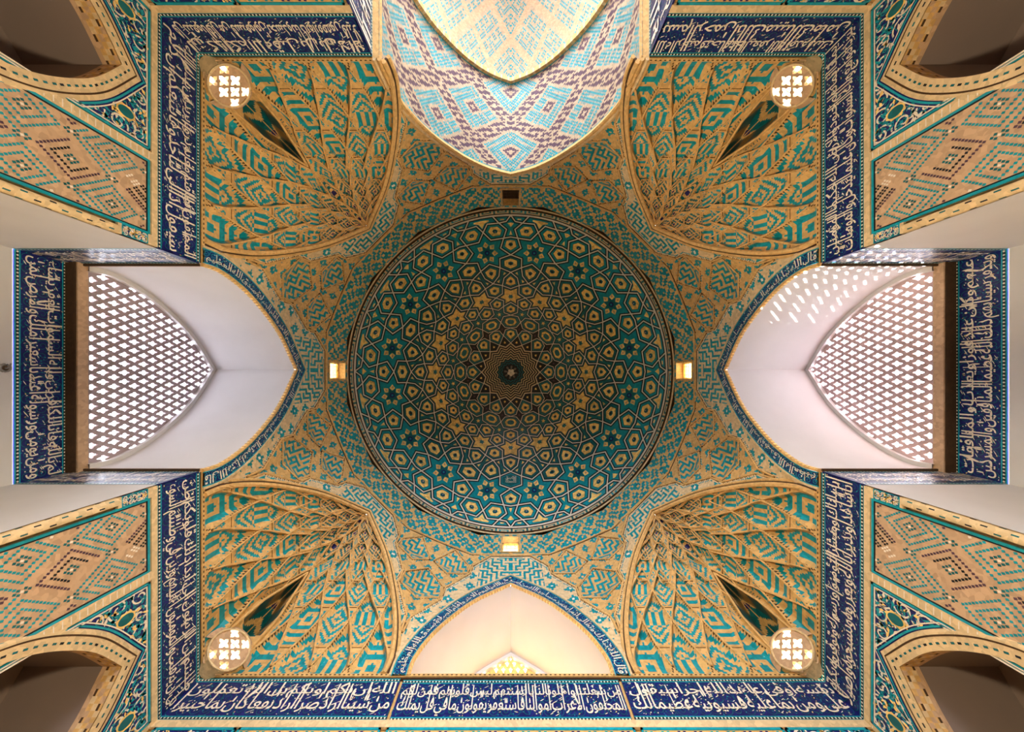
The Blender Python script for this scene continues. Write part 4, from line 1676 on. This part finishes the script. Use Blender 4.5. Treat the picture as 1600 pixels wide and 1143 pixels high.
# ------------------------------------------------------------------ entrance side (top of the picture)
def build_entrance():
    hw, z0, rise = Z_IW
    root = thing('entrance_vault', 'deep pointed entrance vault lined with tan, turquoise and purple glazed brick', 'vault', None)
    pts = np.array(arch(hw, z0, rise, PROFI))
    L = np.concatenate([[0], np.cumsum(np.hypot(*np.diff(pts, axis=0).T))])
    NA, ND = 190, 62
    D = 2.8
    q = np.linspace(0, L[-1], NA * 2 + 1)
    X = np.interp(q, L, pts[:, 0]); Z = np.interp(q, L, pts[:, 1])
    d = np.linspace(0, D, ND + 1)
    P = np.zeros((len(q), ND + 1, 3))
    for j in range(ND + 1):
        P[:, j] = np.array([WT.p(x, z, d[j]) for x, z in zip(X, Z)])
    I, J = np.meshgrid(np.arange(NA * 2), np.arange(ND), indexing='ij')
    Is = np.abs(I - NA + 0.5)
    a = np.floor(Is / 2.4).astype(int); b = J
    # big lozenge net in purple, turquoise fields, tan lines
    n = 40
    u = np.mod(a + b + 6, n); v = np.mod(a - b - 6, n)
    du, dv = np.minimum(u, n - u), np.minimum(v, n - v)
    dm = np.minimum(du, dv)
    M = np.where(dm <= 1, CREAM, np.where(dm <= 4, PURP, np.where(dm <= 6, CREAM, BTEAL)))
    M = np.where((dm <= 1) & (np.maximum(du, dv) % 6 < 3), PURP, M)
    cu, cv = np.abs(u - n / 2), np.abs(v - n / 2)
    cm = np.maximum(cu, cv)
    M = np.where(cm < 1.6, CREAM, np.where(cm < 3.6, PURP, np.where(cm < 5.6, CREAM, M)))
    lines = np.where((np.floor_divide(a + b, 20) + np.floor_divide(a - b, 20)) % 2 == 0, u % 5 == 0, v % 5 == 0)
    M = np.where((M == BTEAL) & lines, CREAM, M)
    M = np.where((M == PURP) & (cm > 6) & ((a + 2 * b) % 7 < 2), CREAM, M)
    M = np.where(M == BTEAL, np.where((I + 2 * J) % 4 == 0, CREAM, TEAL), M)
    M = np.where((J < 2) | (J > ND - 3), TEAL, M)
    M = np.where((J == 0) | (J == ND - 1), CREAM, M)
    grid('glazed_soffit', P, M, root)
    for dd, nm in ((0.0, 'front_moulding'), (D, 'inner_moulding')):
        mp, Lm = arch_map(WT, hw, z0, rise, PROFI, dd)
        r = MB()
        if dd == 0.0:
            r.tube([mp(Lm * i / 160, 0.0, 0.02) for i in range(161)], 0.05, TAN, 6)
            r.tube([mp(Lm * i / 160, 0.10, 0.02) for i in range(161)], 0.04, PALE, 6)
            for i in range(160):
                r.box(mp, Lm * i / 160, Lm * (i + 1) / 160, -.02, 0.20, -.05, .005, TAN)
        else:
            for i in range(130):
                r.box(mp, Lm * (i + .06) / 130, Lm * (i + .94) / 130, -0.10, 0.06, -.05, .06, TAN if i % 3 else PALE)
        r.build(nm, root)
    # jambs of the passage
    js = [('inscription_band', 'pale glinting tiled jamb beside the upper left frieze', -1), ('inscription_band', 'pale glinting tiled jamb beside the upper right frieze', 1)]
    jw = MB()
    for sg in (-1, 1):
        jw.face([WT.p(sg * 2.68, ZF, 0), WT.p(sg * 2.68, ZF, D), WT.p(sg * 2.68, z0 + .02, D), WT.p(sg * 2.68, z0 + .02, 0)], PLAS)
        jw.face([WT.p(sg * 2.68, z0, 0), WT.p(sg * 2.68, z0, D), WT.p(sg * 2.5, z0 + .02, D), WT.p(sg * 2.5, z0 + .02, 0)], TAN)
    struct(jw.build('trim_2'))
    for nm, lab, sg in js:
        if sg > 0:
            mp = lambda x, y, h=0.0: WT.p(2.67 - h, y, D - x)
        else:
            mp = lambda x, y, h=0.0: WT.p(-2.67 + h, y, x)
        # viewer's right of the entrance wall is the picture's left
        lab = js[0][1] if sg > 0 else js[1][1]
        inscription(nm, lab, mp, 0, D, 5.3, ZQ1, 'الملك لله الواحد القهار العظمة لله', 70 + sg, 'cobalt inscription friezes')
    # lofty hall beyond
    hall = thing('entrance_hall_vault', 'bright pale vault of the lofty porch beyond the entrance arch', 'vault', None)
    pts = np.array(arch(4.2, 8.2, 6.2, PROFI))
    L = np.concatenate([[0], np.cumsum(np.hypot(*np.diff(pts, axis=0).T))])
    NA, ND = 150, 120
    q = np.linspace(0, L[-1], NA * 2 + 1)
    X = np.interp(q, L, pts[:, 0]); Z = np.interp(q, L, pts[:, 1])
    d = np.linspace(D, 12.0, ND + 1)
    P = np.zeros((len(q), ND + 1, 3))
    for j in range(ND + 1):
        P[:, j] = np.array([WT.p(x, z, d[j]) for x, z in zip(X, Z)])
    I, J = np.meshgrid(np.arange(NA * 2), np.arange(ND), indexing='ij')
    a = np.floor(np.abs(I - NA + .5)).astype(int); b = J
    n = 34
    u = np.mod(a + b, n); v = np.mod(a - b, n)
    dm = np.minimum(np.minimum(u, n - u), np.minimum(v, n - v))
    M = np.where(dm < 3, ROSE, np.where(pat_diag(a, b, 0, 1, 7) == 1, np.where((a + b) % 2 == 0, TEAL, CREAM), CREAM))
    grid('vault', P, M, hall)
    g = MB()
    for sg in (-1, 1):
        g.face([WT.p(sg * 4.2, ZF, D), WT.p(sg * 4.2, ZF, 12), WT.p(sg * 4.2, 8.2, 12), WT.p(sg * 4.2, 8.2, D)], PLAS)
        g.face([WT.p(sg * 4.2, ZF, D), WT.p(sg * 2.6, ZF, D), WT.p(sg * 2.6, z0, D), WT.p(sg * 4.2, z0, D)], PLAS)
    ap = arch(4.2, 8.2, 6.2, PROFI); ip = arch(hw, z0, rise, PROFI)
    k = min(len(ap), len(ip))
    for i in range(k - 1):
        g.face([WT.p(*ap[i], D), WT.p(*ap[i + 1], D), WT.p(*ip[i + 1], D), WT.p(*ip[i], D)], PALE)
    for sg in (-1, 1):
        g.face([WT.p(sg * 4.2, z0, D), WT.p(sg * 2.55, z0, D), WT.p(sg * 4.2, 8.2, D)], PALE)
    g.face([WT.p(-4.3, 7.6, 12), WT.p(4.3, 7.6, 12), WT.p(4.3, 14.6, 12), WT.p(-4.3, 14.6, 12)], PLAS)  # unseen wall added over the porch mouth to shade its vault from sky
    g.build('hall_walls', hall)


def small_window(ang, n, dark, label):
    f = (math.cos(ang), math.sin(ang)); t = (f[1], -f[0])
    mp = lambda x, z, d: (f[0] * (5.99 + d) + t[0] * x, f[1] * (5.99 + d) + t[1] * x, z)
    root = thing('window_%d' % n, label, 'window', None, None, 'structure')
    hw, z0, z1, D = 0.29, 11.17, 12.2, 0.24
    g = MB()
    c = [(-hw, z0), (hw, z0), (hw, z1), (-hw, z1)]
    for i in range(4):
        a, b = c[i], c[(i + 1) % 4]
        g.face([mp(*a, -.04), mp(*b, -.04), mp(*b, D + .1), mp(*a, D + .1)], PALE if not dark else TAN)
    for (x0, x1, a0, a1) in ((-hw - .05, hw + .05, z0 - .05, z0), (-hw - .05, -hw, z0, z1), (hw, hw + .05, z0, z1)):
        m2 = lambda x, y, h: mp(x, y, -h)
        g.box(m2, x0, x1, a0, a1, -.05, .05, TAN)
    g.build('window_frame', root)
    g = MB()
    m2 = lambda x, y, h: mp(x, y, D - h)
    fr = WOOD if dark else GOLD
    for (x0, x1, a0, a1) in ((-hw, -hw + .04, z0, z1), (hw - .04, hw, z0, z1), (-hw, hw, z1 - .05, z1), (-hw, hw, z0, z0 + .05)):
        g.box(m2, x0, x1, a0, a1, 0, .04, fr)
    for i in range(1, 4):
        x = -hw + 2 * hw * i / 4
        g.box(m2, x - .007, x + .007, z0, z1, .01, .03, fr)
    for i in range(1, 9):
        z = z0 + (z1 - z0) * i / 9
        g.box(m2, -hw, hw, z - .007, z + .007, .01, .03, fr)
    if dark:
        g.box(m2, -hw, hw, z0, z1, -.03, -.01, WOOD)
    gr = g.build('window_grille', root)
    if not dark:
        g = MB()
        g.face([m2(-hw, z0, -.01), m2(hw, z0, -.01), m2(hw, z1, -.01), m2(-hw, z1, -.01)], PANE)
        g.build('frosted_pane', gr)


# ------------------------------------------------------------------ assemble
struct_floor = MB()
struct_floor.rect(lambda x, y, h=0: (x, y, ZF), -10, 10, -20, 10, 0, STONE, 8, 12)
fl = struct(struct_floor.build('floor'))

# wall shells
wl = wall_side(WL, (-1, 1), 'wall_left')
wr = wall_side(WR, (-1, 1), 'wall_right')
wb = wall_side(WB, (-1, 1), 'wall_bottom', niche=False, smin=0.0)
wt = wall_side(WT, (-1, 1), 'wall_top', niche=False, smin=2.68)

build_dome()

near = {  # (wall, turning sense)
}
secs = [
    (0, 1, False, 'tiled pendentive from the right window arch down to the lower right squinch'),
    (0, -1, False, 'tiled pendentive from the right window arch up to the upper right squinch'),
    (90, 1, False, 'tiled pendentive from the lower inscription arch to the lower left squinch'),
    (90, -1, False, 'tiled pendentive from the lower inscription arch to the lower right squinch'),
    (180, 1, False, 'tiled pendentive from the left window arch up to the upper left squinch'),
    (180, -1, False, 'tiled pendentive from the left window arch down to the lower left squinch'),
    (270, 1, True, 'tiled pendentive from the entrance vault to the upper right squinch'),
    (270, -1, True, 'tiled pendentive from the entrance vault to the upper left squinch'),
]
for s_ in secs:
    drum_sector(*s_)
# dark ledge between the sixteen-sided drum and the round ring
N = 192
th = np.linspace(0, 2 * math.pi, N + 1)
P = np.zeros((N + 1, 2, 3))
for j, R in enumerate((5.9, 6.35)):
    P[:, j, 0] = R * np.cos(th); P[:, j, 1] = R * np.sin(th); P[:, j, 2] = 12.46
struct(grid('trim_3', P, np.full((N, 1), DARK)))  # dark colour paints in the shadow gaps along the ring
rm = MB()
rm.tube([(5.985 * math.cos(a), 5.985 * math.sin(a), 12.43) for a in th[:-1]], 0.028, PALE, 6, True)
struct(rm.build('trim_3'))
P = np.zeros((N + 1, 2, 3))
ro = drum_rho(np.degrees(th), np.full(N + 1, 12.37))
for j, R in enumerate((ro + 0.002, np.full(N + 1, 6.36))):
    P[:, j, 0] = R * np.cos(th); P[:, j, 1] = R * np.sin(th); P[:, j, 2] = 12.375
struct(grid('trim_3', P, np.full((N, 1), DARK)))  # unseen ring added behind the drum to block light leaks
P = np.zeros((N + 1, 2, 3))
for j, z in enumerate((12.46, 12.18)):
    P[:, j, 0] = 6.34 * np.cos(th); P[:, j, 1] = 6.34 * np.sin(th); P[:, j, 2] = z
struct(grid('trim_3', P, np.full((N, 1), DARK)))  # unseen band added outside the drum to keep sky light out
P = np.zeros((N + 1, 2, 3))
for j, R in enumerate((6.3, 6.62)):
    P[:, j, 0] = R * np.cos(th); P[:, j, 1] = R * np.sin(th); P[:, j, 2] = 12.44
struct(grid('trim_3', P, np.full((N, 1), DARK)))  # unseen outer ring added to close the light leak under the shell

build_squinches()

T = {
    'tr': 'بسم الله الرحمن الرحيم انا فتحنا لك فتحا مبينا ليغفر لك الله ما تقدم من ذنبك',
    'ru': 'ليزدادوا ايمانا مع ايمانهم ولله جنود السموات والارض وكان الله عليما حكيما ليدخل المؤمنين والمؤمنات',
    'rb': 'ويكفر عنهم سيئاتهم وكان ذلك عند الله فوزا عظيما ويعذب المنافقين والمنافقات والمشركين',
    'rl': 'انا ارسلناك شاهدا ومبشرا ونذيرا لتؤمنوا بالله ورسوله وتعزروه وتوقروه وتسبحوه بكرة واصيلا',
    'br': 'على نفسه ومن اوفى بما عاهد عليه الله فسيؤتيه اجرا عظيما سيقول لك',
    'bm': 'المخلفون من الاعراب شغلتنا اموالنا واهلونا فاستغفر لنا يقولون بالسنتهم ما ليس في قلوبهم قل فمن يملك لكم',
    'bl': 'من الله شيئا ان اراد بكم ضرا او اراد بكم نفعا بل كان الله بما تعملون خبيرا',
    'll': 'بل ظننتم ان لن ينقلب الرسول والمؤمنون الى اهليهم ابدا وزين ذلك في قلوبكم وظننتم ظن السوء',
    'lb': 'ومن لم يؤمن بالله ورسوله فانا اعتدنا للكافرين سعيرا ولله ملك السموات والارض يغفر لمن يشاء',
    'lu': 'سيقول المخلفون اذا انطلقتم الى مغانم لتاخذوها ذرونا نتبعكم يريدون ان يبدلوا كلام الله',
    'tl': 'قل لن تتبعونا كذلكم قال الله من قبل فسيقولون بل تحسدوننا بل كانوا لا يفقهون الا قليلا',
    'arch': 'قال الله تبارك وتعالى انما يعمر مساجد الله من امن بالله واليوم الاخر واقام الصلاة صدق الله العظيم',
}
G = 'cobalt inscription friezes'
fr = lambda W, d=0.0: W.face(d)
inscription('inscription_band', 'cobalt inscription frieze of the left wall above the upper left corner niche', fr(WL), -6.0, -2.02, ZQ0, ZQ1, T['lu'], 1, G)
inscription('inscription_band', 'cobalt inscription frieze of the left wall above the lower left corner niche', fr(WL), 2.02, 6.0, ZQ0, ZQ1, T['ll'], 2, G)
inscription('inscription_band', 'cobalt inscription frieze of the right wall above the lower right corner niche', fr(WR), -6.0, -2.02, ZQ0, ZQ1, T['rl'], 3, G)
inscription('inscription_band', 'cobalt inscription frieze of the right wall above the upper right corner niche', fr(WR), 2.02, 6.0, ZQ0, ZQ1, T['ru'], 4, G)
inscription('inscription_band', 'bright blue inscription frieze below the lower vault, white script, between two dark edges', fr(WB), -2.06, 2.06, ZQ0 - .02, ZQ1 - .03, T['bm'], 5, G)
inscription('inscription_band', 'cobalt inscription frieze under the lower left squinch on the bottom wall', fr(WB), -6.0, -2.12, ZQ0, ZQ1, T['bl'], 6, G)
inscription('inscription_band', 'cobalt inscription frieze under the lower right squinch on the bottom wall', fr(WB), 2.12, 6.0, ZQ0, ZQ1, T['br'], 7, G)
inscription('inscription_band', 'cobalt inscription frieze under the upper left squinch on the top wall', fr(WT), 2.68, 6.0, ZQ0, ZQ1, T['tl'], 8, G)
inscription('inscription_band', 'cobalt inscription frieze under the upper right squinch on the top wall', fr(WT), -6.0, -2.68, ZQ0, ZQ1, T['tr'], 9, G)

for W, segs, nm in ((WL, ((-6.0, -2.02), (2.02, 6.0)), 'trim_4'), (WR, ((-6.0, -2.02), (2.02, 6.0)), 'trim_5'),
                    (WB, ((-6.0, -2.1), (-2.1, 2.1), (2.1, 6.0)), 'trim_6'), (WT, ((-6.0, -2.68), (2.68, 6.0)), 'trim_7')):
    cornice(W, segs, nm)

qq = {(WL, -1): 'upper left', (WL, 1): 'lower left', (WR, 1): 'upper right', (WR, -1): 'lower right'}
for (W, sg), q in qq.items():
    brick_panel(W, sg, 'tan glazed brick panel with blue lozenges next to the %s corner niche' % q)
    spandrel(W, sg, 11 + len(q) + sg, 'cobalt arabesque spandrel around the arch of the %s corner niche' % q)
    niche(W, sg, 'dark arched niche with tan brick border in the %s corner' % q)
    corner_roll(W, sg, 'tan brick corner roll with small blue cap beside the %s brick panel' % q)
    trim_strips(W, sg, 'trim_8')

inscription_arch(WL, T['arch'], 21, 'cobalt inscription arch around the left white vault')
inscription_arch(WR, T['arch'], 22, 'cobalt inscription arch around the right white vault with sun spots')
inscription_arch(WB, T['arch'], 23, 'bright blue inscription arch around the small lower white vault')

window_recess(WL, 1, 'left', ('white plaster pointed vault in front of the left lattice window', 'pointed lattice window with grey lavender screen, in the left recess'))
window_recess(WR, 2, 'right', ('sunlit cream plaster pointed vault in front of the right lattice window', 'pointed lattice window with rosy sunlit screen, in the right recess'), SC_M=SUNLIT_SCREEN)
window_recess(WB, 3, 'bottom', ('white plaster pointed vault above the lower inscription frieze', 'golden lattice window mostly hidden behind the ledge of the lower vault'), RD=1.92, SC_M=GOLD, OP=0.9)
low_recess(WL, 'wall_left_recess', (T['lb'], T['lu'], T['ll']), 31,
           ('cobalt inscription frieze below the left lattice window', 'glinting tiled cheek of the left recess, on its upper side', 'glinting tiled cheek of the left recess, on its lower side'))
low_recess(WR, 'wall_right_recess', (T['rb'], T['rl'], T['ru']), 41,
           ('cobalt inscription frieze below the right lattice window', 'pale tiled cheek of the right recess, on its lower side', 'tiled cheek of the right recess with sun spots, on its upper side'))
# ledge of the lower vault
g = MB()
g.box(WB.face(), -2.0, 2.0, 6.40, 6.54, -RD - .1, -.03, PLAS)
struct(g.build('trim_9'))

build_entrance()
small_window(math.pi, 4, False, 'small square bright window beside the dome rim above the left arch')
small_window(0, 5, False, 'small square glowing golden window beside the dome rim above the right arch')
small_window(math.pi / 2, 6, False, 'small square golden window beside the dome rim above the lower arch')
small_window(-math.pi / 2, 7, True, 'small square dark shuttered window beside the dome rim above the entrance vault')

lower_strip(WB, [(-5.9, -4.55, 'navy', 'cobalt arabesque tile panel under the frieze at the lower left corner'), (-4.5, -2.15, 'kufic', 'tan and blue kufic brick panel under the lower left frieze'),
                 (-2.05, 2.05, 'kufic', 'tan kufic brick panel under the bright blue lower middle frieze'),
                 (2.15, 4.5, 'kufic', 'tan and blue kufic brick panel under the lower right frieze'), (4.55, 5.9, 'navy', 'cobalt arabesque tile panel under the frieze at the lower right corner')], 51, '')
lower_strip(WT, [(-5.9, -4.55, 'navy', 'cobalt arabesque tile panel under the frieze at the upper right corner'), (-4.5, -2.75, 'kufic', 'tan and blue kufic brick panel under the upper right frieze'),
                 (2.75, 4.5, 'kufic', 'tan and blue kufic brick panel under the upper left frieze'), (4.55, 5.9, 'navy', 'cobalt arabesque tile panel under the frieze at the upper left corner')], 61, '')
for W, nm in ((WB, 'trim_10'), (WT, 'trim_11')):
    g = MB()
    fm = W.face()
    x1 = 2.1 if W is WB else 2.68
    for (a, b) in ((-6, -x1), (x1, 6)) + (((-x1, x1),) if W is WB else ()):
        g.box(fm, a, b, 5.63, 5.75, -.03, .015, PALE)
    struct(g.build(nm))

# small fittings on the plaster
hk = thing('wall_hook', 'small round dark hook plate on the white wall left of the left window frieze', 'hook', None)
g = MB()
fm = WL.face(2.45)
c = [fm(0.03 + .06 * math.cos(k * math.pi / 8), 5.66 + .06 * math.sin(k * math.pi / 8), .01) for k in range(16)]
g.tube(c, 0.018, METAL, 6, True)
g.build('ring', hk)
g = MB()
g.shared([fm(0.03 + .04 * math.cos(k * math.pi / 8), 5.66 + .04 * math.sin(k * math.pi / 8), .02) for k in range(16)], [tuple(range(16))], WOOD)
g.tube([fm(0.03, 5.66, .0), fm(0.03, 5.66, .05), fm(0.0, 5.66, .09), fm(-.05, 5.67, .10)], 0.012, METAL, 6)
g.build('hook', hk)

bpy.data.objects.remove(_to)
bpy.data.curves.remove(_tc)

# every thing's Empty stands at the thing's base
dg = bpy.context.evaluated_depsgraph_get()
for o in list(COL.objects):
    if o.type == 'EMPTY' and o.parent is None and o.children:
        pts = []
        for c in o.children_recursive:
            if c.type == 'MESH' and len(c.data.vertices):
                co = np.empty(len(c.data.vertices) * 3, dtype=np.float32)
                c.data.vertices.foreach_get('co', co)
                co = co.reshape(-1, 3)
                pts.append(co.min(0)); pts.append(co.max(0))
        P = np.array(pts)
        lo, hi = P.min(0), P.max(0)
        L = Vector(((lo[0] + hi[0]) / 2, (lo[1] + hi[1]) / 2, lo[2]))
        o.location = L
        for c in o.children:
            c.location = -L
